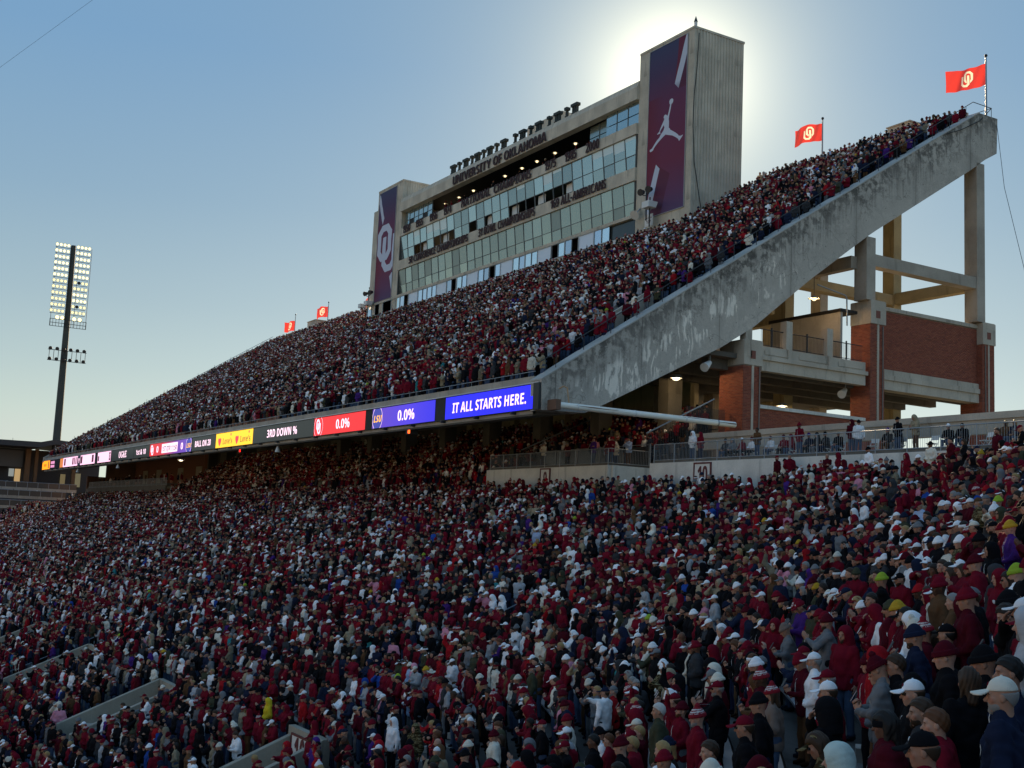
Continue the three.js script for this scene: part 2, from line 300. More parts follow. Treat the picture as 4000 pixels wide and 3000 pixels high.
// ================= UPPER STAND =================
const upper = thing('upper_stand', 'steep concrete upper deck packed with fans', 'grandstand', V(57, -17.9, 137), null);
const TOPE = [[36.25, 8.89], [40.01, 11.35], [47.19, 15.94], [55.97, 21.57], [71.58, 31.51], [75.5, 33.98]];
const RAKE = [...TOPE, [77.68, 34.0], [77.55, 31.15], [76.14, 30.36], [74.3, 29.1], [64, 22.6], [63.1, 22.0], [57.65, 18.09], [52.57, 14.13], [49.74, 12.4], [40.62, 7.81], [39.34, 7.23], [36.31, 7.14]];
const RTOP = (w) => { for (let i = 0; i + 1 < TOPE.length; i++) if (w <= TOPE[i + 1][0]) return mix(TOPE[i][1], TOPE[i + 1][1], (w - TOPE[i][0]) / (TOPE[i + 1][0] - TOPE[i][0])); return 34; };
{ // the stained end beam: dark water stains from its upper edge, pale lime runs lower down
  const W = 2048, H = 1366, W0 = 36, WS = 42, Y0 = 7, YS = 27.2;
  const tex = dataTex(W, H, (u, v) => {
    const w = W0 + u * WS, y = Y0 + v * YS, d = RTOP(w) - y, t = (w - 36) / 40;
    const wx = u + .012 * (fbm(u * 20, v * 20, 32, 3) - .5), wy = v + .02 * (fbm(u * 24 + 7, v * 24, 32, 3) - .5);
    const a = fbm(wx * 40, wy * 26, 64, 5), b = fbm(wx * 210, wy * 16, 256, 4), c = fbm(u * 12 + 3, v * 8, 32, 4), f = vnoise(u * 760, v * 500, 1024), g = fbm(wx * 120, wy * 84, 128, 4);
    let k = .47 + .12 * (a - .5) + .14 * (g - .5) + .12 * (f - .5) + .14 * (c - .5);
    const depth = .4 + 2.6 * fbm(u * 90, .3, 128, 4), run = depth * (.7 + 1.1 * vnoise(u * 420, .7, 512));   // how far each drip reaches down
    k *= 1 - .60 * sstep(run * 1.25, run * .1, d) * sstep(.34, .58, b * .4 + g * .6);
    k *= 1 - .45 * sstep(.44, .60, a * .6 + c * .4) * sstep(.44, .62, g * .6 + f * .4) * sstep(5.5, .8, d);
    const lime = sstep(.50, .60, fbm(wx * 60 + 9, wy * 26 + 4, 64, 5)) * sstep(.47, .56, fbm(wx * 300, wy * 22, 512, 4)) * sstep(1.0, 2.1, d + 1.2 * (c - .5)) * sstep(5.0, 3.6, d + 1.2 * (c - .5)) * sstep(.62, .40, t);
    k += .38 * lime; k *= 1 - sstep(.58, .75, fbm(u * 14, v * 9 + 5, 32, 4)) * .18;
    const j = Math.abs(((w - 40.3) % 6.2 + 6.2) % 6.2 - 3.1); if (j < .035) k *= .55; else if (j < .5) k *= 1 - .14 * sstep(.5, .04, j);
    const hx = ((w * .8) % 1.6 + 1.6) % 1.6 - .8, hy = ((d + .35) % 1.3 + 1.3) % 1.3 - .65; if (hx * hx + hy * hy < .0016) k *= .5;
    const crack = Math.abs(fbm(wx * 18 + 2, wy * 12 + 8, 32, 5) - .5); if (crack < .0035) k *= .62;
    return [lin2s(k * 1.06), lin2s(k * .97), lin2s(k * .85)];
  }, true, 1 / WS, 1 / YS);
  tex.offset.set(-W0 / WS, -(Y0 + EYE) / YS);
  const m = new THREE.MeshStandardMaterial({ map: tex, roughness: .93, bumpMap: grit, bumpScale: .012 });
  const r = part(upper, 'end_beam', ext(RAKE, 57, 58.2), m);
  tag(r, 'sloping stained concrete end beam'); part(upper, 'beam_coping', ext([...TOPE.map(([w, y]) => [w, y + .1]), ...TOPE.slice().reverse().map(([w, y]) => [w - .02, y + .003])], 56.96, 58.25), mat([.5, .49, .46], .8, { map: weather }));
}
{
  const deckPart = (k0, k1, s0, s1) => {
    const top = []; for (let k = k0; k <= k1; k++) { const w = deckW(k) - DROW / 2, y = deckY(k); top.push([w, y], [w + DROW, y]); }
    const a = top[0], b = top[top.length - 1];
    return ext([[a[0], a[1] - 1.0], ...top, [b[0], b[1] - 1.0]].map(([w, y], i, l) => [w, y]), s0, s1);
  };
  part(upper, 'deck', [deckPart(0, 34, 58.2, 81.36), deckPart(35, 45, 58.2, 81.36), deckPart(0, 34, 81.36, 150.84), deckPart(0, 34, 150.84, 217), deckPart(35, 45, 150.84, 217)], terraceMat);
  part(upper, 'fascia_wall', box(36.45, 36.7, 7.0, 9.24, 58.2, 217), concrete);
  part(upper, 'top_wall', box(75.5, 75.75, 33.2, 34.4, 58.2, 81.36), concrete); part(upper, 'top_wall', box(75.5, 75.75, 33.2, 34.6, 150.84, 217), concrete);
  part(upper, 'far_end_beam', ext(RAKE.map(([w, y]) => [w, y + .5]), 217, 218), concrete);
  part(upper, 'far_end_wall', [box(47, 75, -6, 14, 217, 217.8), box(43.8, 47, -6, 6.6, 217, 217.8)], mat([.13, .07, .045], .95, { map: weather }));
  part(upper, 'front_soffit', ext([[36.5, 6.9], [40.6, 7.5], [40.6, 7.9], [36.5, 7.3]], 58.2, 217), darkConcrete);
  // frames of columns and beams under the deck
  for (let i = 0; i < 9; i++) {
    const s = i === 0 ? 57 : 57 + 8.1 * i, fw = i ? 65 + 8.1 * (i - 1) : 57, m = i === 1 ? buff : concrete;
    for (const [w0, w1, top] of [[63.1, 64.0, 22.3], [75.13, 76.05, 30.2]]) if (i < 3 || w0 < 70) part(upper, 'column', box(w0, w1, i ? 4 : 17.5, top - .25, fw, fw + 1.15), m);
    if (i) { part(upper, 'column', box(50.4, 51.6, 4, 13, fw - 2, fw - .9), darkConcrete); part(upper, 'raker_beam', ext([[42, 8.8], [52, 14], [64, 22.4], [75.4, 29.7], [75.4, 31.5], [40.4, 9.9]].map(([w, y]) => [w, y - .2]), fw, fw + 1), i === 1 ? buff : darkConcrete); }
  }
  part(upper, 'cross_beam', ext([[64, 20.03], [75.13, 20.03], [75.13, 20.9], [64, 20.9]], 57.08, 57.9), concrete);
  part(upper, 'cross_beam', ext([[64, 19.9], [75.13, 19.9], [75.13, 20.75], [64, 20.75]], 65.1, 66), buff);
  part(upper, 'cross_beam', ext([[52, 18.9], [63.1, 18.9], [63.1, 19.8], [52, 19.8]], 73.2, 74.1), buff);
  part(upper, 'long_beam', box(75.2, 75.95, 19.98, 20.86, 58.16, 64.98), buff);
  part(upper, 'long_beam', box(62.5, 63.09, 19.8, 20.7, 57.9, 81.3), concrete);
  part(upper, 'long_beam', box(63.2, 63.9, 16.9, 17.7, 66.2, 81.3), buff);
  for (const s of [73.2]) { part(upper, 'column', box(69.5, 70.4, 4, 26, s, s + 1.1), buff); }
}
// rail on the end beam and along the deck front
{
  const t = thing('edge_railing', 'thin dark handrail following the top of the stained end beam', 'railing', V(56, 22, 57.6));
  const pts = TOPE.slice(0, 5).map(([w, y]) => V(w, y + 1.02, 57.5)); part(t, 'rail', tube([...pts, V(75.4, 35.0, 57.5), V(77.6, 35.0, 57.5)], .03), blackSteel);
  for (let i = 0; i < 20; i++) { const w = 37.5 + i * 1.95; part(t, 'post', tube([V(w, RTOP(w) + .09, 57.5), V(w, RTOP(w) + 1.02, 57.5)], .022), blackSteel); }
  part(t, 'rail', tube([V(77.6, 35.0, 57.5), V(77.6, 35.0, 60)], .03), blackSteel); part(t, 'post', tube([V(77.6, 34.0, 57.5), V(77.6, 35.0, 57.5)], .025), blackSteel);
  const d = thing('deck_front_rail', 'thin grey rail along the front edge of the upper deck', 'railing', V(36.6, 9.2, 137));
  part(d, 'rail', tube([V(36.6, 9.55, 58.3), V(36.6, 9.55, 217)], .025), steel); for (let s = 60; s < 217; s += 3) part(d, 'post', tube([V(36.6, 9.24, s), V(36.6, 9.55, s)], .02, 5), steel);
  const b = thing('back_railing', 'thin rail along the far sloping end of the upper deck', 'railing', V(56, 22, 217.5));
  part(b, 'rail', tube([V(37, 10.4, 217.3), V(56, 22.6, 217.3), V(76, 35.7, 217.3)], .05), steel); for (let w = 38; w < 76; w += 3) part(b, 'post', tube([V(w, RTOP(w) + .4, 217.3), V(w, RTOP(w) + 1.55, 217.3)], .035, 5), steel);
}
DVOMS.forEach((v, i) => {
  const yd = (w) => 8.4 + DG * (w - 36.3), yb = yd(v.w0) - 1.2, t = thing('stand_entrance', 'pale concrete parapet round an upper deck stair opening, ' + ['beside the end beam', 'left of centre above the blue screen', 'third along', 'fourth along', 'fifth along', 'sixth along', 'seventh along', 'last one on the left'][i], 'stand entrance', V((v.w0 + v.w1) / 2, yb, (v.s0 + v.s1) / 2), 'stair openings in the upper deck');
  for (const s of [v.s0, v.s1]) { const o = s === v.s0 ? 0 : -.25; part(t, 'side_wall', ext([[v.w0, yb], [v.w1, yb], [v.w1, yd(v.w1) + 1.1], [v.w0, yd(v.w0) + 1.1]], s + o, s + o + .25, .02), precast); }
  part(t, 'back_wall', box(v.w1, v.w1 + .25, yb, yd(v.w1) + 1.1, v.s0, v.s1), precast);
  part(t, 'plaque', box(v.w1 - .03, v.w1 - .004, yd(v.w1) + .2, yd(v.w1) + .95, v.s0 + .4, v.s1 - .4), signWhite);
});

// ================= BRICK CONCOURSE BUILDING AT THE END OF THE STAND =================
const brickMats = [[.29, .082, .046], [.26, .072, .042], [.31, .094, .055], [.225, .062, .040], [.28, .078, .050]].map((c) => mat(c, .92, { bumpMap: grit, bumpScale: .004 }));
const brickWhite = mat([1, 1, 1], .92, { bumpMap: grit, bumpScale: .004 });
const mortar = mat([.25, .20, .165], .95, { bumpMap: grit, bumpScale: .004 });
const BW = .30, BH = .10;
// courses of bricks on a face: dir 's' faces the camera end (along w), 'w' faces the field (along s). The first `own` of them are parts of their own, the rest one instanced part
function brickFace(parent, dir, plane, a0, a1, y0, y1, own) {
  const one = new THREE.BoxGeometry(1, 1, 1), places = [], rows = Math.floor((y1 - y0) / BH);
  for (let r = 0; r < rows; r++) {
    let a = a0 + .006 - (r % 2 ? BW / 2 : 0);
    for (; a < a1 - .02; a += BW) { const l = Math.max(a, a0 + .004), h = Math.min(a + BW - .018, a1 - .004); if (h - l > .04) places.push([(l + h) / 2, y0 + (r + .5) * BH, h - l]); }
  }
  const b = topBase(parent), m4 = new THREE.Matrix4(), proud = () => .030 + .003 * rnd();
  const put = ([c, y, l]) => { const d = proud(), p = dir === 's' ? V(c, y, plane - d / 2 + .006) : V(plane - d / 2 + .006, y, c); return m4.makeScale(dir === 's' ? l : d, BH - .016, dir === 's' ? d : l).setPosition(p.sub(b)); };
  places.sort((p, q) => p[1] - q[1]);
  const solo = places.slice(0, own), rest = places.slice(own);
  for (const p of solo) { const m = shade(new THREE.Mesh(one, pick(brickMats))); m.name = 'brick'; put(p).decompose(m.position, m.quaternion, m.scale); parent.add(m); }
  if (rest.length) {
    const im = new THREE.InstancedMesh(one, brickWhite, rest.length), c = new THREE.Color();
    rest.forEach((p, i) => { im.setMatrixAt(i, put(p)); const k = pick(brickMats).color; const j = rr(.92, 1.07); im.setColorAt(i, c.setRGB(k.r * j, k.g * j, k.b * j)); });
    im.name = 'bricks'; shade(im); tag(im, null, null, null, 'stuff'); parent.add(im);
  }
}
const hall = thing('concourse_building', 'brick and concrete concourse building with open bays under the stand', 'building', V(64.5, -17.9, 58));
function brickColumn(w0, w1, s0, s1, y0, y1, cap, strip) {
  const c = part(hall, 'brick_column', box(w0, w1, -12, y1, s0, s1), mortar);
  brickFace(c, 's', s0, w0, strip[0] - .004, y0, y1, 40); brickFace(c, 's', s0, strip[1] + .004, w1, y0, y1, 12); brickFace(c, 'w', w0, s0, s1, y0, y1, 24);
  part(hall, 'stone_strip', box(strip[0], strip[1], y0, y1 - .002, s0 - .05, s0 - .001), precast);
  const k = part(hall, 'capital', [box(w0 - .04, w1 + .1, y1, cap - .22, s0 - .08, s1 + .03), ext([[w0 - .04, cap - .22], [w1 + .1, cap - .22], [w1 + .1, cap - .06], [w1 - .05, cap], [w0 + .1, cap], [w0 - .04, cap - .06]], s0 - .08, s1 + .03)], precast);
  const m = (w0 + w1) / 2; part(k, 'inset_tile', box(m - .22, m + .2, y1 + .42, y1 + .95, s0 - .10, s0 - .079), mat([.20, .07, .05], .8));
}
brickColumn(51.74, 53.22, 57, 59.3, 6.6, 11.57, 13.25, [52.41, 52.6]);
brickColumn(63.52, 64.92, 57, 58.8, 6.6, 15.83, 17.52, [64.17, 64.36]);
brickColumn(75.7, 77.06, 57, 59, 6.6, 15.81, 17.5, [76.3, 76.46]);
for (const [w, y0, y1] of [[53.08, 6.6, 11.5], [64.72, 6.6, 15.7], [75.95, 6.6, 15.7]]) part(hall, 'drain_pipe', tube([V(w, y0, 56.93), V(w, y1, 56.93)], .045, 7), mat([.20, .17, .15], .6));
part(hall, 'junction_box', box(62.9, 63.35, 7.4, 8.6, 57.55, 57.75), blackSteel);
// right bay: brick panel, coping, stone bands
{
  const p = part(hall, 'brick_wall', box(64.95, 75.68, 12.77, 17.03, 57.5, 58.3), mortar); brickFace(p, 's', 57.5, 64.95, 75.68, 12.77, 17.02, 220);
  part(hall, 'coping', ext([[64.95, 17.035], [75.68, 17.035], [75.68, 17.33], [64.95, 17.33]], 57.38, 58.4, .02), precast);
  for (let i = 0; i < 5; i++) {
    const w0 = mix(64.93, 75.68, i / 5), w1 = mix(64.93, 75.68, (i + 1) / 5) - .012;
    part(hall, 'stone', box(w0, w1, 12.36, 12.767, 57.32, 58.3), precast); part(hall, 'stone', box(w0, w1, 12.0, 12.355, 57.2, 58.3), precast); part(hall, 'stone', box(w0, w1, 11.31, 11.995, 57.3, 58.3), precast);
  }
}
// middle bay: low brick wall, balcony front with posts and dark railings
{
  const p = part(hall, 'brick_wall', box(53.24, 63.5, 4.8, 8.82, 57.15, 57.7), mortar); brickFace(p, 's', 57.15, 53.24, 63.5, 6.6, 8.81, 260);
  for (let i = 0; i < 6; i++) part(hall, 'coping_stone', box(mix(53.23, 63.1, i / 6), mix(53.23, 63.1, (i + 1) / 6) - .012, 8.825, 9.05, 57.0, 57.8), whitePaint);
  for (let i = 0; i < 5; i++) part(hall, 'stone', box(mix(53.3, 63.05, i / 5), mix(53.3, 63.05, (i + 1) / 5) - .012, 11.32, 12.02, 57.0, 57.6), precast);
  part(hall, 'ledge', ext([[53.3, 12.025], [63.2, 12.025], [63.2, 12.3], [53.3, 12.3]], 56.88, 57.6, .015), precast);
  part(hall, 'balcony_wall', box(53.3, 63.1, 12.305, 12.96, 57.05, 57.5), precast);
  for (const [a, b] of [[53.6, 55.6], [56.7, 59.3], [60.4, 62.8]]) part(hall, 'raised_panel', box(a, b, 12.42, 12.72, 57.0, 57.049), precast);
  for (const [w, y] of [[51.9, 14.9], [55.5, 14.9], [59.3, 14.9]]) part(hall, 'balcony_post', [box(w, w + .55, w < 52 ? 13.26 : 12.965, y, 57.02, 57.6), box(w + .1, w + .45, 12.1, 12.958, 56.9, 57.02)], precast);
  for (const [a, b] of [[53.4, 55.45], [56.1, 59.25], [59.9, 63.0]]) {
    part(hall, 'balcony_rail', [tube([V(a, 14.15, 57.3), V(b, 14.15, 57.3)], .035), tube([V(a, 13.08, 57.3), V(b, 13.08, 57.3)], .03), tube([V((a + b) / 2, 12.97, 57.3), V((a + b) / 2, 14.3, 57.3)], .06)], blackSteel);
    const bars = []; for (let w = a + .1; w < b; w += .13) bars.push(tube([V(w, 13.08, 57.3), V(w, 14.15, 57.3)], .014, 4)); tag(part(hall, 'balcony_bars', bars, blackSteel), null, null, null, 'stuff');
  }
  part(hall, 'balcony_floor', box(48, 77, 12.0, 12.32, 57.61, 81), darkConcrete);
  part(hall, 'ceiling_beam', [58.5, 61.5, 64.5, 68].map((s) => box(50, 76, 11.3, 11.99, s, s + .6)), darkConcrete);
  part(hall, 'room_wall', box(61.5, 61.7, 12.33, 16.5, 57.9, 64.9), mat([.50, .49, .46], .9, { map: weather }));
  part(hall, 'room_roof', box(61.4, 63.08, 16.5, 16.72, 57.8, 65), blackPlain);
  part(hall, 'concourse_floor', box(47.95, 77, 4.3, 4.75, 57.8, 81), darkConcrete);
  part(hall, 'inner_wall', box(66.5, 73.6, 4.8, 9.0, 66.5, 66.9), mat([.52, .46, .34], .9, { map: weather }));
  part(hall, 'inner_wall', box(54, 66, 4.8, 11.2, 76, 76.4), darkConcrete);
  part(hall, 'conduit', tube([V(58.6, 17.9, 57.3), V(61.2, 17.5, 57.2), V(61.35, 17.3, 57.2), V(61.4, 15.4, 57.2)], .05, 8), steel);
}
// back wall, doors and columns of the dim concourse behind the lower rows
{
  const t = thing('rear_concourse', 'dim beige wall and dark doorways under the upper deck', 'wall', V(54, 4, 120));
  const beige = mat([.36, .31, .22], .92, { map: weather });
  part(t, 'beige_wall', box(55.2, 55.6, 4.8, 15.6, 66, 98), beige); for (const s of [70, 82, 90.2, 97.9]) part(t, 'pilaster', box(54.6, 55.19, 4.8, 14.8, s, s + 1.1), beige);
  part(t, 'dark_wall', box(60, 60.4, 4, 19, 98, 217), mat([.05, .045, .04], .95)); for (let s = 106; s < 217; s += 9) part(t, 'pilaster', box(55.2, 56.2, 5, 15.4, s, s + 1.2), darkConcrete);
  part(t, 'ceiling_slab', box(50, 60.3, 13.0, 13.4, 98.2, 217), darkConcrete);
  part(t, 'brown_wall', box(52, 52.4, 4, 11, 175, 217), mat([.16, .06, .03], .9)); for (const s of [176, 186, 199, 208]) part(t, 'window', box(51.9, 51.99, 5.6, 7.9, s, s + 3), mat([.30, .27, .18], .3));
}
// stair railings and dark glass front of the raised corner seats
{
  const t = thing('stair_railing', 'grey handrail and dark bars climbing beside the corner seats', 'railing', V(50, 6, 75.6), 'stair railings in the concourse');
  const a = V(46.8, 6.3, 76), b = V(53.6, 9.4, 76); part(t, 'handrail', tube([a, b], .05), steel); const bars = []; for (let i = 0; i <= 40; i++) { const w = mix(46.8, 53.6, i / 40), y = mix(6.3, 9.4, i / 40); bars.push(tube([V(w, y - 1.1, 76), V(w, y, 76)], .016, 4)); } tag(part(t, 'bars', bars, blackSteel), null, null, null, 'stuff');
  const u = thing('stair_railing', 'dark barred stair railing left of the first brick column', 'railing', V(48, 6, 58.6), 'stair railings in the concourse');
  part(u, 'handrail', tube([V(44.6, 6.5, 57.8), V(50.0, 9.15, 57.8)], .05), steel); const bb = []; for (let i = 0; i <= 40; i++) { const w = mix(44.6, 50, i / 40), y = mix(6.5, 9.15, i / 40); bb.push(tube([V(w, 5, 57.8), V(w, y, 57.8)], .018, 4)); } for (let i = 0; i < 50; i++) bb.push(tube([V(48.2 + i * .066, 4.8, 58.4), V(48.2 + i * .066, 8.6, 58.4)], .018, 4)); tag(part(u, 'bars', bb, blackSteel), null, null, null, 'stuff');
  const g = thing('seat_barrier', 'dark panel barrier with grey posts in front of the corner seats', 'barrier', V(47.8, 4.8, 68));
  for (let i = 0; i < 5; i++) { const s0 = 61.6 + i * 2.8; part(g, 'panel', box(47.82, 47.86, 4.9, 6.1, s0 + .1, s0 + 2.7), mat([.03, .035, .04], .25)); part(g, 'post', box(47.78, 47.92, 4.75, 6.25, s0 - .06, s0 + .06), steel); } part(g, 'top_rail', tube([V(47.85, 6.2, 61.5), V(47.85, 6.2, 75.7)], .03), steel);
}
// hanging lamps and tubes that are lit
const warmGlow = new THREE.MeshStandardMaterial({ color: 0x332200, emissive: new THREE.Color(1, .78, .42), emissiveIntensity: 1.0 });
const dimGlow = new THREE.MeshStandardMaterial({ color: 0x332200, emissive: new THREE.Color(1, .66, .34), emissiveIntensity: .55 });
function hangLamp(w, y, s, r, label, group, drop, power, reach) {
  const t = thing('hanging_lamp', label, 'lamp', V(w, y, s), group);
  const prof = [[.04, .34], [.12, .3], [.5, .14], [1, 0], [.97, -.02], [.48, .1], [.1, .24]].map(([a, b]) => new THREE.Vector2(a * r, b * r * 1.5));
  part(t, 'lamp_shade', at(new THREE.LatheGeometry(prof, 18), V(w, y, s)), steel); part(t, 'bulb', at(new THREE.SphereGeometry(r * .42, 12, 8), V(w, y + r * .02, s)), power && power < 2 ? dimGlow : warmGlow); if (drop) part(t, 'cord', tube([V(w, y + r * .5, s), V(w, y + drop, s)], .015, 5), blackSteel);
  if (power) { const l = new THREE.PointLight(0xffc880, power, reach || 0); l.position.copy(V(w, y + r * .02, s)); l.castShadow = true; scene.add(l); }
}
hangLamp(58.7, 17.0, 57.7, .42, 'lit cone lamp hanging in the open frame above the white wall', null, 3.4, 5);
const tubes = [[49.0, 10.6, 60.5, 'lit oval lamp under the end beam left of the first brick column', 9], [60.5, 9.95, 62.5, 'lit oval lamp seen through the middle brick bay', 14], [37.6, 6.6, 136, 'lit white tube under the screens at left', 3]];
for (const [w, y, s, label, p] of tubes) {
  const t = thing('ceiling_lamp', label, 'lamp', V(w, y, s), 'lit lamps under the deck');
  part(t, 'housing', at(new THREE.CylinderGeometry(.3, .42, .22, 16), V(w, y + .16, s)), steel); part(t, 'diffuser', at(new THREE.SphereGeometry(.24, 14, 8).scale(1, .45, 1), V(w, y + .0, s)), new THREE.MeshStandardMaterial({ color: 0x333333, emissive: new THREE.Color(1, .84, .55), emissiveIntensity: 1.2 }));
  const l = new THREE.PointLight(0xffd9a0, p); l.position.copy(V(w, y, s)); l.castShadow = true; scene.add(l);
}
for (const [w, y, s, ry, label] of [[49.2, 11.3, 57.6, .5, 'white speaker horn under the end beam'], [62.2, 10.9, 58.2, .4, 'white speaker horn in the middle brick bay']]) {
  const t = thing('speaker_horn', label, 'speaker', V(w, y, s)); const d = new THREE.Vector3(-.75, -.45, .35).normalize(), a = V(w, y, s);
  part(t, 'horn', cone(a.clone().addScaledVector(d, .55), a.clone().addScaledVector(d, -.35), .30, .16, 14), whitePlain); part(t, 'bracket', tube([a.clone().addScaledVector(d, -.35), a.clone().add(new THREE.Vector3(.2, .6, 0))], .04), steel);
}
// white pipe standing out from the beam's foot
{
  const t = thing('white_pipe', 'thick weathered white pipe jutting out from the foot of the end beam', 'pipe', V(37, 7, 56.3));
  const rust = dataTex(256, 64, (u, v) => { const a = fbm(u * 20, v * 4, 32, 4), b = sstep(.60, .72, a) * (u < .12 ? 1 : .35); return [mix(.95, .36, b), mix(.94, .22, b), mix(.90, .12, b)]; }, true);
  const g = new THREE.CylinderGeometry(.185, .185, 13.5, 24, 1); g.rotateZ(Math.PI / 2); g.translate(0, 0, 0); const c = V((36.95 + 50.45) / 2, 7.44, 56.3); g.translate(c.x, c.y, c.z);
  part(t, 'pipe', g, new THREE.MeshStandardMaterial({ map: rust, roughness: .5 })); for (const w of [38.3, 42.5, 46.4, 49.0]) part(t, 'joint_ring', cone(V(w - .05, 7.44, 56.3), V(w + .05, 7.44, 56.3), .2, .2, 20), w > 48 ? steel : whitePlain);
  part(t, 'hook', tube([V(37.75, 7.5, 56.3), V(37.65, 8.5, 56.4), V(37.45, 8.6, 56.5), V(37.3, 8.45, 56.7)], .045, 7), mat([.45, .30, .18], .8)); part(t, 'bracket', box(36.7, 37.05, 7.15, 7.75, 56.1, 56.99), mat([.16, .09, .06], .9));
}

// ================= PRESS BOX AND TOWERS =================
const press = thing('press_box', 'long concrete press box with slanted glazing and raised maroon lettering', 'building', V(71, 9.8, 116));
const stone2 = mat([.66, .59, .48], .88, { map: weather, bumpMap: grit, bumpScale: .004 });
const glassTop = new THREE.MeshPhysicalMaterial({ color: col([.42, .52, .53]), metalness: .78, roughness: .09 });
const glassLow = new THREE.MeshPhysicalMaterial({ color: col([.34, .39, .36]), metalness: .72, roughness: .16 });
const glassBlue = new THREE.MeshPhysicalMaterial({ color: col([.75, .86, .98]), metalness: .85, roughness: .06 });
const varied = (m) => [1, .86, 1.12, .72, .95].map((k, i) => { const c = m.clone(); c.color.multiplyScalar(k); c.roughness = m.roughness * [1, 1.6, .7, 2.2, 1.2][i]; return c; });
const glassTops = varied(glassTop), glassLows = varied(glassLow), glassBlues = varied(glassBlue);
const blindGlass = new THREE.MeshPhysicalMaterial({ color: col([.66, .72, .71]), metalness: .35, roughness: .28 });
const glassClear = new THREE.MeshPhysicalMaterial({ color: 0xffffff, transmission: .8, roughness: .03, ior: 1.5 });
const mullion = mat([.16, .17, .17], .5, { metalness: .4 });
{
  const A = 89.62, B = 142.8;
  part(press, 'roof_fascia', ext([[66.7, 42.92], [67.6, 42.92], [67.6, 45.1], [66.95, 44.85], [66.7, 44.2]], A + .003, B - .003), stone2);
  part(press, 'roof', ext([[67.6, 44.4], [76, 44.4], [76, 45.3], [67.6, 45.1]], A + .003, B - .003), stone2);
  part(press, 'upper_band', ext([[66.75, 39.39], [67.4, 39.39], [67.4, 40.5], [66.75, 40.5]], A + .003, B - .003), stone2);
  part(press, 'lower_band', ext([[66.75, 34.68], [67.4, 34.68], [67.4, 36.0], [66.75, 36.0]], A + .003, B - .003), stone2);
  part(press, 'sill_band', ext([[66.9, 31.0], [67.9, 31.0], [67.9, 31.32], [66.9, 31.32]], A + .003, 152.55), stone2);
  part(press, 'base_wall', box(67, 67.4, 27.2, 29.38, A + .003, 152.6), whitePaint);
  for (const [y, d] of [[40.45, .2], [36.0, .2], [31.2, .2]]) part(press, 'floor_slab', box(67.42, 75.6, y - d, y - .01, A + .05, B - .05), darkConcrete);
  part(press, 'back_wall', box(75.6, 76, 27, 45, A, B), darkConcrete); for (const y of [44.2, 39.3, 34.6]) part(press, 'ceiling', box(67.5, 75.5, y - .05, y, A + .05, B - .05), y > 40 ? blackPlain : mat([.3, .3, .28], .9));
  part(press, 'end_wall', box(67.2, 76, 27.2, 45.0, 150.9, 152.6), stone2);
  const lines = [['UNIVERSITY OF OKLAHOMA', 127.46, 105.72, 43.02, .80, 66.7], ['1950', 141.34, 139.13, 39.56, .74], ['1955', 137.52, 135.35, 39.56, .74], ['1956', 133.52, 131.32, 39.56, .74], ['1974', 129.61, 127.46, 39.56, .74], ['NATIONAL', 124.92, 117.76, 39.56, .74], ['CHAMPIONS', 117.02, 108.69, 39.56, .74], ['1975', 105.94, 103.67, 39.56, .74], ['1985', 101.99, 99.75, 39.56, .74], ['2000', 98.05, 95.64, 39.56, .74], ['50 CONFERENCE CHAMPIONSHIPS', 138.98, 122.8, 34.95, .70], ['31 BOWL CHAMPIONSHIPS', 120.24, 107.56, 34.95, .70], ['169 ALL-AMERICANS', 104.42, 94.16, 34.95, .70]];
  const ink = mat([.045, .012, .012], .7);
  for (const [str, s0, s1, y, h] of lines) {
    const adv = [...str].map((ch) => ch === ' ' ? .42 : textWidth(ch, h, 1, sansB) + .12), tot = adv.reduce((a, b) => a + b), k = (s0 - s1) / tot; let s = s0;
    [...str].forEach((ch, i) => { if (ch !== ' ') part(press, 'letter', glyph(ch, h, Math.min(k, 1.1), V(66.69, y, s), 'w', sansB, .08).translate(-(.06) + (str[0] === 'U' && str.length > 12 ? -.04 : 0), 0, 0), ink); s -= adv[i] * k; });
  }
  // two slanted rows of glazing: panes lean out at the top
  const open = new Set([1, 4, 5, 7, 8, 9, 12, 14, 17, 18, 19, 20, 21, 22, 23].map((n) => 29 - n));
  const N = 28, pw = (B - A - .5) / N, slab = (yA, yB, wA, wB, s0, s1, th) => ext([[wA, yA], [wA + th, yA], [wB + th, yB], [wB, yB]], s0, s1);
  for (const [yb, ys, yt, wb, wt, m, name] of [[36.02, 37.5, 39.37, 67.32, 66.95, glassTops, 'upper'], [31.34, 32.62, 34.66, 67.32, 66.95, glassLows, 'lower']]) {
    const wAt = (y) => mix(wb, wt, (y - yb) / (yt - yb));
    for (let i = 0; i < N; i++) {
      const s0 = A + .25 + i * pw, s1 = s0 + pw;
      const tilt = rr(-.022, .022), mm = pick(m);
      if (name === 'upper' && rnd() < .38) { const yc = mix(ys + .4, yt - .25, rnd()), wc = wAt(yc); part(press, 'pane', slab(ys + .03, yc, wAt(ys + .03), wc, s0 + .035, s1 - .035, .02), mm); part(press, 'blind', slab(yc, yt, wc, wt, s0 + .035, s1 - .035, .02), blindGlass); } else part(press, 'pane', slab(ys + .03, yt, wAt(ys + .03), wt + tilt, s0 + .035, s1 - .035, .02), mm);
      if (!(name === 'upper' && open.has(i))) part(press, 'pane', slab(yb, ys - .03, wb, wAt(ys - .03) + tilt, s0 + .035, s1 - .035, .02), pick(m));
      else if (i % 3 === 0) part(press, 'blind', box(67.6, 67.63, yb + .5, ys, s0 + .3, s1 - .1), whitePlain);
      part(press, 'mullion', slab(yb, yt, wb - .05, wt - .05, s0 - .035, s0 + .035, .12), mullion);
    }
    part(press, 'mullion', slab(yb, yt, wb - .05, wt - .05, B - .285, B - .215, .12), mullion);
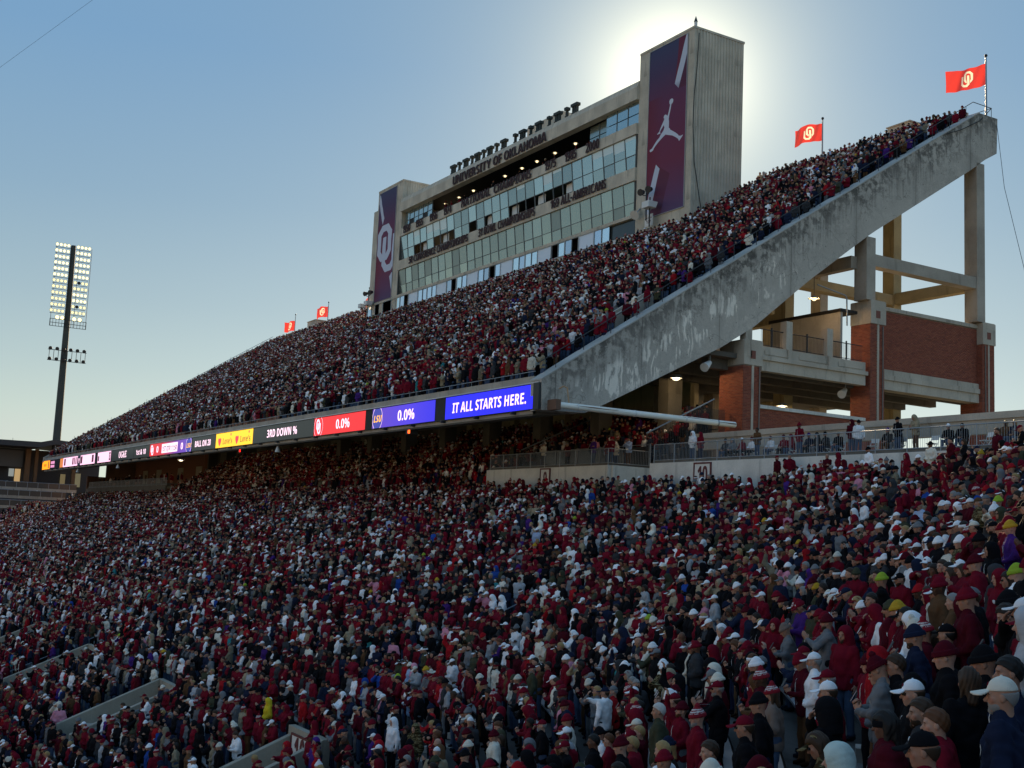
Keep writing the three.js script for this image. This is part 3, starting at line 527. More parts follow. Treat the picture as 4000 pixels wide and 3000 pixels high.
    part(press, 'transom', slab(ys - .03, ys + .03, wAt(ys - .03) - .04, wAt(ys + .03) - .04, A + .25, B - .25, .1), mullion);
    for (const [a, b] of [[B - .2, B - .004], [A + .004, A + .2]]) part(press, 'jamb', ext([[66.9, yb], [67.6, yb], [67.6, yt], [66.9, yt]], a, b), mat([.07, .07, .065], .8));
  }
  // glazed ends of the open gallery
  for (const [s0, n, w, m] of [[134.6, 6, 67.5, glassTop], [89.75, 3, 67.2, glassTop], [95.7, 2, 67.9, glassLow]]) for (let i = 0; i < n; i++) { const q = (s0 > 130 ? 8 : s0 < 95 ? 5.6 : 3.6) / n, a = s0 + i * q; part(press, 'pane', box(w, w + .02, 41.7, 42.9, a + .05, a + q - .05), m); part(press, 'pane', box(w, w + .02, 40.55, 41.6, a + .05, a + q - .05), i % 3 === 1 && s0 > 130 ? blackPlain : m); part(press, 'mullion', box(w - .05, w + .1, 40.5, 42.91, a - .04, a + .04), mullion); }
  part(press, 'gallery_rail', tube([V(67.2, 40.75, 99.3), V(67.2, 40.75, 134.4)], .03), steel);
  // sliding windows of the lowest level
  for (let i = 0, s = 152.5; s > 96.2; i++) {
    const wide = i % 3 === 2 ? 2.75 : 2.62, e = s - wide;
    part(press, 'window_frame', [box(66.93, 67.1, 30.94, 31.0, e, s), box(66.93, 67.1, 29.38, 29.46, e, s), box(66.92, 67.1, 29.46, 30.94, s - .09, s)], mat([.42, .43, .43], .5, { metalness: .4 }));
    if (i % 3 === 2) part(press, 'window', box(67.0, 67.02, 29.46, 30.94, e, s - .09), mat([.72, .80, .90], .35));
    else { const h = (s - .09 + e) / 2, dark = (i * 7) % 5; if (dark !== 1) part(press, 'window', box(67.0, 67.02, 29.46, 30.94, h + .02, s - .09), pick(glassBlues)); if (dark !== 3) part(press, 'window', box(67.03, 67.05, 29.46, 30.94, e, h - .02), pick(glassBlues)); part(press, 'window_frame', box(66.96, 67.06, 29.46, 30.94, h - .03, h + .03), mullion); }
    s = e;
  }
  part(press, 'level_floor', box(67.42, 75.6, 28.9, 29.3, A + .05, 150.8), darkConcrete);
  part(press, 'dark_window', box(67.25, 67.3, 29.4, 30.98, 90, 96), new THREE.MeshPhysicalMaterial({ color: col([.06, .07, .07]), metalness: .3, roughness: .1 }));
  part(press, 'roof_plant_box', box(70, 74, 45.2, 47.95, 108.2, 115.6), stone2);
  let nth = 0; for (const [y, s] of [[43.24, 134.8], [43.28, 131.1], [43.32, 127.3], [43.34, 119.5], [43.35, 115.6], [43.35, 112.3], [43.36, 108.5], [43.37, 104.4]]) hangLamp(69.5, y - .45, s, .38, ['first', 'second', 'third', 'fourth', 'fifth', 'sixth', 'seventh', 'eighth'][nth++] + ' lit cone lamp from the left in the dark press box gallery', 'lit cone lamps in the press box gallery', .8, 0);
}
// sign letters seen on edge along the roof
{
  const t = thing('roof_sign', 'row of dark slab letters standing on the press box roof, seen from below', 'sign', V(67.6, 45, 115));
  const ss = [129.5, 127.9, 126.2, 124.6, 123.2, 121.7, 120.2, 118.6, 116.9, 114.3, 112.7, 110.9, 109.2, 107.0, 105.3, 103.5, 101.9];
  const dk = mat([.025, .032, .028], .7);
  ss.forEach((s, i) => {
    const n = i % 2 ? 1 : 3, g = []; for (let j = 0; j < n; j++) { const c = s + (j - (n - 1) / 2) * .34; g.push(box(67.5, 67.8, 45.3, 46.1, c - .09, c + .09), box(67.45, 67.85, 45.24, 45.36, c - .16, c + .16)); }
    g.push(ext([[67.4, 46.02], [67.9, 46.02], [67.9, 46.34], [67.4, 46.34]], s - n * .17 - .12, s + n * .17 + .12, .03)); part(t, 'letter', g, dk);
  });
  part(t, 'base_rail', box(67.6, 67.7, 45.16, 45.24, 101, 130.4), dk);
}
function tower(s0, s1, label, side) {
  const t = thing('stair_tower', label, 'tower', V(70, 9.8, (s0 + s1) / 2), 'concrete towers at the ends of the press box');
  part(t, 'shaft', box(67.14, 72.9, 26, 47.4, s0 + .14, s1), stone2);
  // front: plain slab with a border; side: vertical ribs
  part(t, 'front_slab', [box(67.0, 67.13, 26, 47.5, s0 + .14, s1)], stone2); part(t, 'cornice', [box(66.95, 73.15, 47.4, 47.62, s0 - .03, s1)], stone2);
  const ribs = []; const prof = []; const pitch = .36; let w = 67.0; prof.push([w, s0 + .139]); while (w < 72.95) { prof.push([w, s0], [w + pitch * .5, s0], [w + pitch * .56, s0 + .05], [w + pitch * .94, s0 + .05]); w += pitch; } prof.push([w, s0 + .139]);
  const sh = new THREE.Shape(prof.map(([a, b]) => new THREE.Vector2(a, b))), g = new THREE.ExtrudeGeometry(sh, { depth: 21.39, bevelEnabled: false });
  g.applyMatrix4(new THREE.Matrix4().set(1, 0, 0, 0, 0, 0, 1, 26 + EYE, 0, -1, 0, 0, 0, 0, 0, 1)); part(t, 'ribbed_side', boxUV(g), stone2);
  if (side) { part(t, 'cable', tube([V(67.5, 47.0, s0 - .03), V(67.35, 43.5, s0 - .03), V(67.1, 41, s0 - .03), V(67.05, 38, s0 - .03), V(67.3, 34.5, s0 - .03), V(68.3, 30, s0 - .03)], .035, 5), blackPlain); }
  return t;
}
const tw = tower(81.36, 89.62, 'tall ribbed concrete tower at the right end of the press box', true);
{ const b = V(67.2, 47.62, 81.5); const f = thing('roof_finial', 'small pointed beacon on the near corner of the tall tower', 'finial', b); part(f, 'lantern', cone(b, b.clone().add(new THREE.Vector3(0, .45, 0)), .15, .15, 8), whitePlain); part(f, 'spire', cone(b.clone().add(new THREE.Vector3(0, .45, 0)), b.clone().add(new THREE.Vector3(0, 1.0, 0)), .19, .02, 8), blackSteel); }
tower(142.84, 150.84, 'concrete tower at the left end of the press box with its own banner', false);

// ---------- printed emblems ----------
function ou(x, cx, cy, h, ink, line, mirror) {               // interlocking O and U
  const u = h / 100; x.save(); x.translate(cx, cy); if (mirror) x.scale(-1, 1); x.scale(u, u); x.lineJoin = 'miter';
  const O = () => { x.beginPath(); x.moveTo(-22, -50 + 7); x.lineTo(-10, -43); x.moveTo(-30, -30); x.lineTo(-19, -43); x.lineTo(1, -43); x.lineTo(12, -31); x.lineTo(12, 6); x.lineTo(1, 18); x.lineTo(-19, 18); x.lineTo(-30, 6); x.closePath(); };
  const O2 = () => { x.beginPath(); x.moveTo(-30, -31); x.lineTo(-19, -43); x.lineTo(1, -43); x.lineTo(12, -31); x.lineTo(12, 6); x.lineTo(1, 18); x.lineTo(-19, 18); x.lineTo(-30, 6); x.closePath(); };
  const U = () => { x.beginPath(); x.moveTo(-9, -24); x.lineTo(-9, 31); x.lineTo(2, 43); x.lineTo(20, 43); x.lineTo(31, 31); x.lineTo(31, -24); };
  for (const f of [O2, U]) { if (line) { f(); x.lineWidth = 19; x.strokeStyle = line; x.stroke(); } f(); x.lineWidth = 14; x.strokeStyle = ink; x.stroke(); }
  if (line) { x.beginPath(); x.moveTo(12, -26); x.lineTo(12, 2); x.lineWidth = 14; x.strokeStyle = ink; x.stroke(); }
  x.restore();
}
const LEAP = [.473, .422, .501, .428, .518, .434, .533, .426, .553, .41, .577, .383, .584, .376, .567, .366, .562, .354, .578, .345, .61, .341, .643, .344, .66, .353, .658, .363, .644, .37, .614, .375, .607, .388, .592, .411, .568, .436, .557, .457, .568, .47, .569, .49, .566, .509, .591, .515, .595, .522, .656, .535, .745, .554, .8, .569, .845, .584, .878, .58, .866, .587, .903, .586, .942, .584, .939, .589, .89, .603, .846, .613, .815, .597, .748, .581, .66, .563, .483, .542, .418, .55, .342, .561, .265, .575, .183, .592, .146, .606, .084, .61, .057, .603, .063, .595, .116, .591, .175, .574, .252, .556, .317, .545, .359, .528, .418, .512, .444, .495, .425, .481, .388, .492, .34, .507, .336, .517, .346, .525, .314, .521, .286, .523, .247, .52, .279, .514, .312, .51, .343, .49, .385, .47, .432, .45, .435, .444, .419, .436, .426, .427, .445, .422];
const poly = (x, W, H, p, fill) => { x.fillStyle = fill; x.beginPath(); for (let i = 0; i < p.length; i += 2) x[i ? 'lineTo' : 'moveTo'](p[i] * W, p[i + 1] * H); x.closePath(); x.fill(); };
const field = (x, W, H) => { const g = x.createLinearGradient(0, 0, 0, H); g.addColorStop(0, '#3f4264'); g.addColorStop(.14, '#4b375b'); g.addColorStop(.35, '#692c4f'); g.addColorStop(.7, '#762a47'); g.addColorStop(.88, '#69375c'); g.addColorStop(1, '#584269'); x.fillStyle = g; x.fillRect(0, 0, W, H); const r = x.createLinearGradient(0, 0, W, 0); r.addColorStop(0, 'rgba(120,14,30,.45)'); r.addColorStop(.4, 'rgba(120,14,30,0)'); x.fillStyle = r; x.fillRect(0, H * .3, W, H * .7); };
function banner(label, s0, s1, y0, y1, draw) {
  const t = thing('tower_banner', label, 'banner', V(66.95, y0, (s0 + s1) / 2), 'maroon banners on the towers');
  const g = new THREE.PlaneGeometry(s1 - s0, y1 - y0, 24, 56), p = g.attributes.position; for (let i = 0; i < p.count; i++) p.setZ(i, .022 * Math.sin(p.getX(i) * 2.1 + p.getY(i) * .5) * Math.sin(p.getY(i) * .9) + .014 * Math.sin(p.getX(i) * 5 - p.getY(i) * 2.3));
  g.rotateY(-Math.PI / 2); const c = V(66.94, (y0 + y1) / 2, (s0 + s1) / 2); g.translate(c.x, c.y, c.z);
  part(t, 'cloth', g, new THREE.MeshStandardMaterial({ map: canvasTex(512, 1440, draw), roughness: .75, side: THREE.DoubleSide }));
  part(t, 'edge_trim', [box(66.9, 66.99, y0, y1, s0 - .06, s0), box(66.9, 66.99, y0, y1, s1, s1 + .06), box(66.9, 66.99, y0 - .06, y0, s0, s1), box(66.9, 66.99, y1, y1 + .06, s0, s1)], mat([.35, .35, .36], .6));
}
banner('maroon tower banner with a white leaping figure', 82.28, 87.95, 30.48, 47.15, (x, W, H) => {
  field(x, W, H); poly(x, W, H, [.782, 0, .97, 0, .70, .262], 'rgba(120,22,45,.75)'); poly(x, W, H, [.99, .12, 1, .12, 1, .30, .80, .30], 'rgba(90,20,45,.6)');
  const g = x.createLinearGradient(0, 0, 0, H * .3); g.addColorStop(0, '#c9cfdd'); g.addColorStop(.85, '#c3c8d8'); g.addColorStop(1, '#8d8796'); poly(x, W, H, [.963, 0, 1.014, 0, 1.012, .088, .794, .299, .693, .263], g);
  poly(x, W, H, [.3, .71, .62, .78, .40, 1, .10, 1], 'rgba(85,20,40,.45)'); poly(x, W, H, [.248, .698, .346, .731, .174, .916, .107, 1, -.02, 1, .071, .859], '#c6ccdb'); poly(x, W, H, LEAP, '#ced3e0');
});
banner('maroon tower banner with large white OU letters', 144.7, 150.3, 31.3, 47.1, (x, W, H) => {
  field(x, W, H); poly(x, W, H, [-.03, 0, .051, .017, .332, .244, .255, .3, -.01, .081], '#c3c8d8'); poly(x, W, H, [.843, .806, .952, .771, 1.035, .797, 1.03, .977], '#c3c8d8'); x.save(); x.scale(1, 1); x.translate(W * .56, H * .53); x.scale(1.15 * (W / 5.6) / (H / 15.8), 1); ou(x, 0, 0, H * .44, '#c9cede', null); x.restore();
});

// lamp posts and boxes beside the press box
function floodPost(w, y, s, label, heads, boxes) {
  const t = thing('flood_post', label, 'lamp post', V(w, y - 1.2, s)); part(t, 'post', tube([V(w, y - 1.2, s), V(w, y + 1.6, s)], .07, 8), blackSteel);
  for (const [ds, dy] of heads) { part(t, 'arm', tube([V(w, y + 1.2, s), V(w, y + 1.35, s + ds * .7), V(w, y + dy - .25, s + ds)], .045), blackSteel); const p = V(w, y + dy, s + ds), d = new THREE.Vector3(-.9, -.3, .3).normalize(); part(t, 'lamp_head', cone(p.clone().addScaledVector(d, .3), p.clone().addScaledVector(d, -.25), .34, .2, 12), blackSteel); }
  for (const [dw, ds, dy, a, b] of boxes) part(t, 'box', ext([[w + dw - a, y + dy - b], [w + dw + a * .6, y + dy - b], [w + dw + a, y + dy + b], [w + dw - a, y + dy + b]], s + ds - a, s + ds + a, .03), whitePlain);
}
floodPost(66.2, 31.2, 86.9, 'dark twin lamp post in front of the tall tower', [[.75, 1.7], [-.45, 1.72]], []);
floodPost(66.0, 30.4, 86.1, 'grey post with a white box lamp beside the tall tower', [], [[0, 0, .85, .55, .3]]);
floodPost(66.2, 31.0, 150.6, 'grey post with two lamps and white boxes at the left end of the press box', [[.9, 1.75], [-.8, 1.7]], [[0, -.1, .2, .5, .3], [0, 2.0, .1, .45, .28]]);
{
  const t = thing('wall_lamp', 'round white wall lamp at the corner where press box meets tower', 'lamp', V(66.5, 31.1, 88.9)); const p = V(66.5, 31.1, 88.9); part(t, 'dish', cone(p.clone().add(new THREE.Vector3(-.25, -.2, .1)), p, .48, .3, 18), whitePlain); part(t, 'bracket', tube([p, p.clone().add(new THREE.Vector3(.5, .6, 0))], .06), steel);
  const b = V(66.3, 29.2, 86.56), q = thing('section_board', 'white section board below the tall tower banner', 'sign', b); part(q, 'board', box(66.26, 66.32, 29.35, 30.5, 85.95, 87.15), signWhite);
  const g = new THREE.PlaneGeometry(1.1, 1.05); g.rotateY(-Math.PI / 2); const c = V(66.255, 29.92, 86.55); g.translate(c.x, c.y, c.z); part(q, 'print', g, new THREE.MeshStandardMaterial({ roughness: .7, map: canvasTex(256, 256, (x, w, h) => { x.fillStyle = '#dcdad6'; x.fillRect(0, 0, w, h); x.fillStyle = '#5a2026'; x.textAlign = 'center'; x.font = 'bold 52px sans-serif'; x.fillText('SECTION', 128, 90); x.font = 'bold 100px sans-serif'; x.fillText('107', 128, 200); }) })); part(q, 'post', tube([V(66.33, 28, 86.55), V(66.33, 29.4, 86.55)], .04), steel);
}

// ================= RIBBON OF SCREENS =================
{
  const t = thing('ribbon_screen', 'long ribbon of lit advertising and score screens along the deck front', 'screen', V(36.2, 7.2, 137));
  part(t, 'frame', box(36.3, 36.44, 7.2, 8.74, 57.3, 218.2), blackPlain); part(t, 'top_strip', box(36.2, 36.44, 8.745, 8.81, 57.3, 218.2), mat([.55, .56, .58], .35)); part(t, 'end_box', box(36.1, 36.43, 7.15, 8.74, 57.05, 57.65), blackSteel);
  const face = (s1, s0, label, W, draw, glow = 1.15) => {
    const g = new THREE.PlaneGeometry(s1 - s0, 1.44); g.rotateY(-Math.PI / 2); const c = V(36.28, 7.98, (s0 + s1) / 2); g.translate(c.x, c.y, c.z);
    const m = canvasTex(W, 128, (x, w, h) => { x.textBaseline = 'middle'; x.textAlign = 'center'; draw(x, w, h); });
    tag(part(t, 'screen', g, new THREE.MeshStandardMaterial({ color: 0x000000, roughness: .35, emissive: 0xffffff, emissiveMap: m, emissiveIntensity: glow * .75 })), label);
  };
  const words = (x, str, cx, cy, px, width, fill, font = 'sans-serif', st = 'bold') => { x.save(); x.font = st + ' ' + px + 'px ' + font; x.fillStyle = fill; const k = width / x.measureText(str).width; x.translate(cx, cy); x.scale(k, 1); x.fillText(str, 0, 0); x.restore(); };
  const pink = '#f6cfe2', fillAll = (x, w, h, c) => { x.fillStyle = c; x.fillRect(0, 0, w, h); };
  const disc = (x, cx, cy, rx, ry, fill, edge) => { x.beginPath(); x.ellipse(cx, cy, rx, ry, 0, 0, 7); x.fillStyle = fill; x.fill(); x.lineWidth = 4; x.strokeStyle = edge; x.stroke(); };
  const heart = (x, cx, cy, s) => { x.fillStyle = '#dd1f3a'; x.beginPath(); x.moveTo(cx, cy + s); x.bezierCurveTo(cx - s * 1.3, cy - s * .1, cx - s * .75, cy - s, cx, cy - s * .45); x.bezierCurveTo(cx + s * .75, cy - s, cx + s * 1.3, cy - s * .1, cx, cy + s); x.fill(); };
  face(68.8, 57.67, 'blue screen reading IT ALL STARTS HERE.', 1000, (x, w, h) => { fillAll(x, w, h, '#1410d8'); x.save(); x.transform(1, 0, -.06, 1, 4, 0); words(x, 'IT ALL STARTS HERE.', w * .5, h * .53, 82, w * .83, pink); x.restore(); });
  face(80.4, 70.3, 'purple screen reading LSU 0.0%', 940, (x, w, h) => { const g = x.createLinearGradient(0, 0, w, 0); g.addColorStop(0, '#4a2a92'); g.addColorStop(.6, '#3a26b0'); g.addColorStop(1, '#2418b4'); fillAll(x, w, h, g); disc(x, w * .085, h * .5, w * .085, h * .62, '#2a2c80', pink); words(x, 'LSU', w * .085, h * .52, 62, w * .14, '#f0a92c', 'sans-serif', 'italic bold'); words(x, '0.0%', w * .56, h * .52, 92, w * .27, pink); });
  face(92.0, 81.7, 'red screen reading OU 0.0%', 940, (x, w, h) => { fillAll(x, w, h, '#c4161f'); disc(x, w * .09, h * .5, w * .09, h * .62, '#c4161f', pink); ou(x, w * .09, h * .5, h * .86, pink, '#c4161f'); words(x, '0.0%', w * .58, h * .5, 92, w * .27, pink); });
  face(107.3, 92.1, 'black screen reading 3RD DOWN %', 1024, (x, w, h) => { fillAll(x, w, h, '#08090c'); words(x, '3RD DOWN %', w * .5, h * .5, 86, w * .5, pink); });
  face(118.8, 107.4, 'yellow screen with two red hearts and Love\'s', 820, (x, w, h) => { fillAll(x, w, h, '#f2b31c'); for (const o of [.02, .5]) { heart(x, w * (o + .09), h * .55, h * .36); words(x, 'Love\'s', w * (o + .31), h * .6, 70, w * .27, '#15100a', 'serif'); heart(x, w * (o + .40), h * .16, h * .12); } });
  face(127.3, 118.9, 'black screen reading BALL ON 20', 600, (x, w, h) => { fillAll(x, w, h, '#08090c'); words(x, 'BALL ON 20', w * .46, h * .52, 78, w * .68, pink); });
  face(145.2, 127.6, 'score screen reading OU 0, 1ST QTR 11:50, 0 LSU', 1100, (x, w, h) => {
    const g = x.createLinearGradient(0, 0, w, 0); g.addColorStop(0, '#b8181f'); g.addColorStop(.35, '#a01c30'); g.addColorStop(.65, '#5a2a80'); g.addColorStop(1, '#49309a'); fillAll(x, w, h, g);
    ou(x, w * .06, h * .5, h * .84, pink, '#b8181f'); words(x, '0', w * .2, h * .5, 92, w * .055, pink); x.fillStyle = '#f0c8dc'; x.fillRect(w * .31, h * .12, w * .38, h * .74); words(x, '1ST QTR 11:50', w * .5, h * .52, 72, w * .35, '#151018'); words(x, '0', w * .79, h * .5, 92, w * .055, pink); disc(x, w * .94, h * .5, w * .06, h * .6, '#2a2c80', pink); words(x, 'LSU', w * .94, h * .52, 60, w * .1, '#f0a92c', 'sans-serif', 'italic bold');
  });
  face(153.2, 145.3, 'black screen reading 1st & 10', 400, (x, w, h) => { fillAll(x, w, h, '#08090c'); words(x, '1st & 10', w * .46, h * .52, 78, w * .62, pink); });
  face(165.5, 153.3, 'dark screen reading OG&E', 600, (x, w, h) => { fillAll(x, w, h, '#0c0d11'); words(x, 'OG&E', w * .52, h * .5, 104, w * .36, pink, 'serif'); });
  face(174.1, 166.0, 'plain pink screen with dark ends', 400, (x, w, h) => { fillAll(x, w, h, '#e8b0cc'); x.fillStyle = '#3a2030'; x.fillRect(8, h * .35, 40, h * .5); x.fillRect(w - 52, 12, 40, h * .8); words(x, 'LT', w - 32, h * .5, 70, 34, '#e8b0cc'); });
  face(202.1, 176.0, 'pink screen with dark blocks and Y emblem', 900, (x, w, h) => { fillAll(x, w, h, '#e8b4d0'); x.fillStyle = '#b0683a'; x.fillRect(0, 0, w * .1, h); x.fillStyle = '#40202e'; for (const [a, b] of [[.13, .05], [.38, .035], [.43, .1], [.62, .05], [.92, .05]]) x.fillRect(a * w, h * .1, b * w, h * .75); x.fillStyle = '#e8b4d0'; x.fillRect(w * .455, 0, 18, h); x.fillRect(w * .50, 0, 14, h); x.fillStyle = '#151828'; x.fillRect(w * .535, 0, w * .08, h); words(x, 'Y', w * .575, h * .52, 90, w * .05, '#e8b4d0'); });
  face(211.0, 203.2, 'dark screen with two lines of pink text', 400, (x, w, h) => { fillAll(x, w, h, '#0c0c12'); x.fillStyle = '#d98fb8'; for (let i = 0; i < 7; i++) { x.fillRect(w * (.1 + i * .062), h * .14, w * .045, h * .32); x.fillRect(w * (.1 + i * .062), h * .58, w * .045, h * .3); } });
  face(218.1, 211.1, 'small orange screen at the far left end', 300, (x, w, h) => { fillAll(x, w, h, '#f09322'); x.fillStyle = '#8a4a14'; for (let i = 0; i < 4; i++) x.fillRect(w * (.22 + i * .09), h * .36, w * .06, h * .3); x.fillStyle = '#3a2030'; x.fillRect(w * .78, 10, w * .1, h - 20); });
  for (let s = 60; s < 218; s += 4.5) part(t, 'bracket', box(36.1, 36.44, 7.05, 7.195, s, s + .18), blackSteel);
}
for (const [s, lit] of [[74.9, '#ff5a20'], [112.0, '#ff1a10']]) {
  const b = V(36.9, 6.85, s), t = thing('red_beacon', s < 80 ? 'small dark box with an orange lit face under the purple screen' : 'small box with a red lit face under the black and yellow screens', 'beacon', b); part(t, 'case', box(36.6, 37.2, 6.62, 6.95, s - .35, s + .35), blackSteel); part(t, 'lit_face', box(36.57, 36.598, 6.66, 6.9, s - .3, s - .02), new THREE.MeshStandardMaterial({ color: 0, emissive: new THREE.Color(lit), emissiveIntensity: 1.6 }));
}
for (const s of [101.8, 163.5, 190]) { const b = V(36.8, 6.3, s), t = thing('small_speaker', s < 110 ? 'small white cone speaker hanging under the 3RD DOWN screen' : s < 170 ? 'small white cone speaker under the plain pink screen' : 'small white cone speaker under the long pink screen', 'speaker', b); part(t, 'cone', cone(b, b.clone().add(new THREE.Vector3(0, .55, 0)), .27, .08, 12), whitePlain); part(t, 'hanger', tube([b.clone().add(new THREE.Vector3(0, .5, 0)), b.clone().add(new THREE.Vector3(0, .9, 0))], .03), steel); }

// ================= FLAGS =================
function flag(w, s, yb, yt, yTop, yBot, L, dir, label, furl) {
  const t = thing('flag_pole', label, 'flag pole', V(w, yb, s), 'flag poles along the top of the stand');
  part(t, 'pole', cone(V(w, yb, s), V(w, yt, s), .085, .06, 10), steel); part(t, 'ball', at(new THREE.SphereGeometry(.13, 12, 8), V(w, yt + .14, s)), blackSteel);
  const h = yTop - yBot, g = new THREE.PlaneGeometry(L, h, 40, 16), p = g.attributes.position, uv = g.attributes.uv, d = new THREE.Vector2(...dir).normalize();
  for (let i = 0; i < p.count; i++) {
    const a = p.getX(i) + L / 2, y = p.getY(i), u = a / L, k = furl ? .18 : 1;
    const wave = (.05 + .20 * u) * Math.sin(a * 3.1 + y * .5 + s * 1.7) * (furl ? 1.6 : 1) + .06 * Math.sin(a * 6.3 + y * 2.4 + s * 2.9), sag = furl ? -u * h * 1.0 : -.10 * u * u * L * .3 + .09 * Math.sin(a * 2.3 + s * .9) - .09 * Math.sin(s * .9);
    const ax = a * k; p.setXYZ(i, w + d.x * ax - d.y * wave, (yTop + yBot) / 2 + y + sag + EYE, -(s + d.y * ax + d.x * wave));
  }
  g.computeVertexNormals();
  part(t, 'flag', g, flagMat);
}
const flagMat = new THREE.MeshPhysicalMaterial({ roughness: .85, side: THREE.DoubleSide, transmission: .45, thickness: 0, map: canvasTex(512, 288, (x, w, h) => { x.fillStyle = '#e2423a'; x.fillRect(0, 0, w, h); ou(x, w * .47, h * .5, h * .72, '#fff4d8', '#a8161e'); }) });
flag(77.25, 57.7, 33.9, 39.2, 38.7, 36.95, 3.1, [-.35, .94], 'pole with a red OU flag on the top corner of the end beam');
flag(77.3, 75.2, 33.9, 39.05, 38.7, 37.05, 2.9, [-.3, .95], 'pole with a red OU flag behind the top row, right of the tall tower');
flag(77.3, 193, 33.9, 39.0, 38.4, 36.5, 3.3, [-.3, .95], 'pole with a red OU flag left of the press box, nearer of two', false);
flag(77.3, 209.2, 33.9, 39.0, 37.9, 36.0, 3.0, [-.3, .95], 'pole with a red OU flag at the far left top of the deck', false);
flag(76.6, 174, 33.9, 38.5, 38.0, 35.9, 3.6, [-.3, .95], 'pole with a furled orange flag at the left end of the press box', true);
// concrete block behind the top row
{ const t = thing('roof_block', 'pale concrete block rising behind the top row near the corner flag', 'block', V(79, 30, 67)); part(t, 'block', box(78.2, 80.2, 30, 36.5, 66, 68.4), precast); part(t, 'cap', box(78.1, 80.3, 36.5, 36.6, 65.9, 68.5), precast); const u = thing('roof_block', 'small concrete block behind the top row at left', 'block', V(79, 30, 201)); part(u, 'block', box(77.6, 79.6, 30, 36.9, 199.5, 203.5), precast); part(u, 'cap', box(77.5, 79.7, 36.9, 37, 199.4, 203.6), precast); }
// thin cables
{ const a = thing('cable', 'thin cable hanging from the top corner of the end beam at right', 'cable', V(77.6, 33.4, 57)); part(a, 'wire', tube([V(77.62, 33.4, 57), V(74.6, 27.2, 54.2), V(70.9, 19.7, 50), V(68, 13, 47)], .02, 5), blackSteel); const b = thing('cable', 'thin cable crossing the sky at the upper left corner', 'cable', V(10, 33, 95)); part(b, 'wire', tube([V(4.5, 28.2, 99), V(10, 33.6, 94.86), V(15.5, 39.03, 90.75), V(21, 44.5, 86.6)], .009, 4), blackSteel); const c = thing('cable', 'dark cable drooping across the top of the end beam', 'cable', V(72, 32, 56.9)); part(c, 'wire', tube([V(71.5, 31.4, 56.93), V(73.2, 32.1, 56.9), V(75.4, 33.3, 56.9), V(77.5, 34.95, 57.4)], .03, 5), blackPlain); }

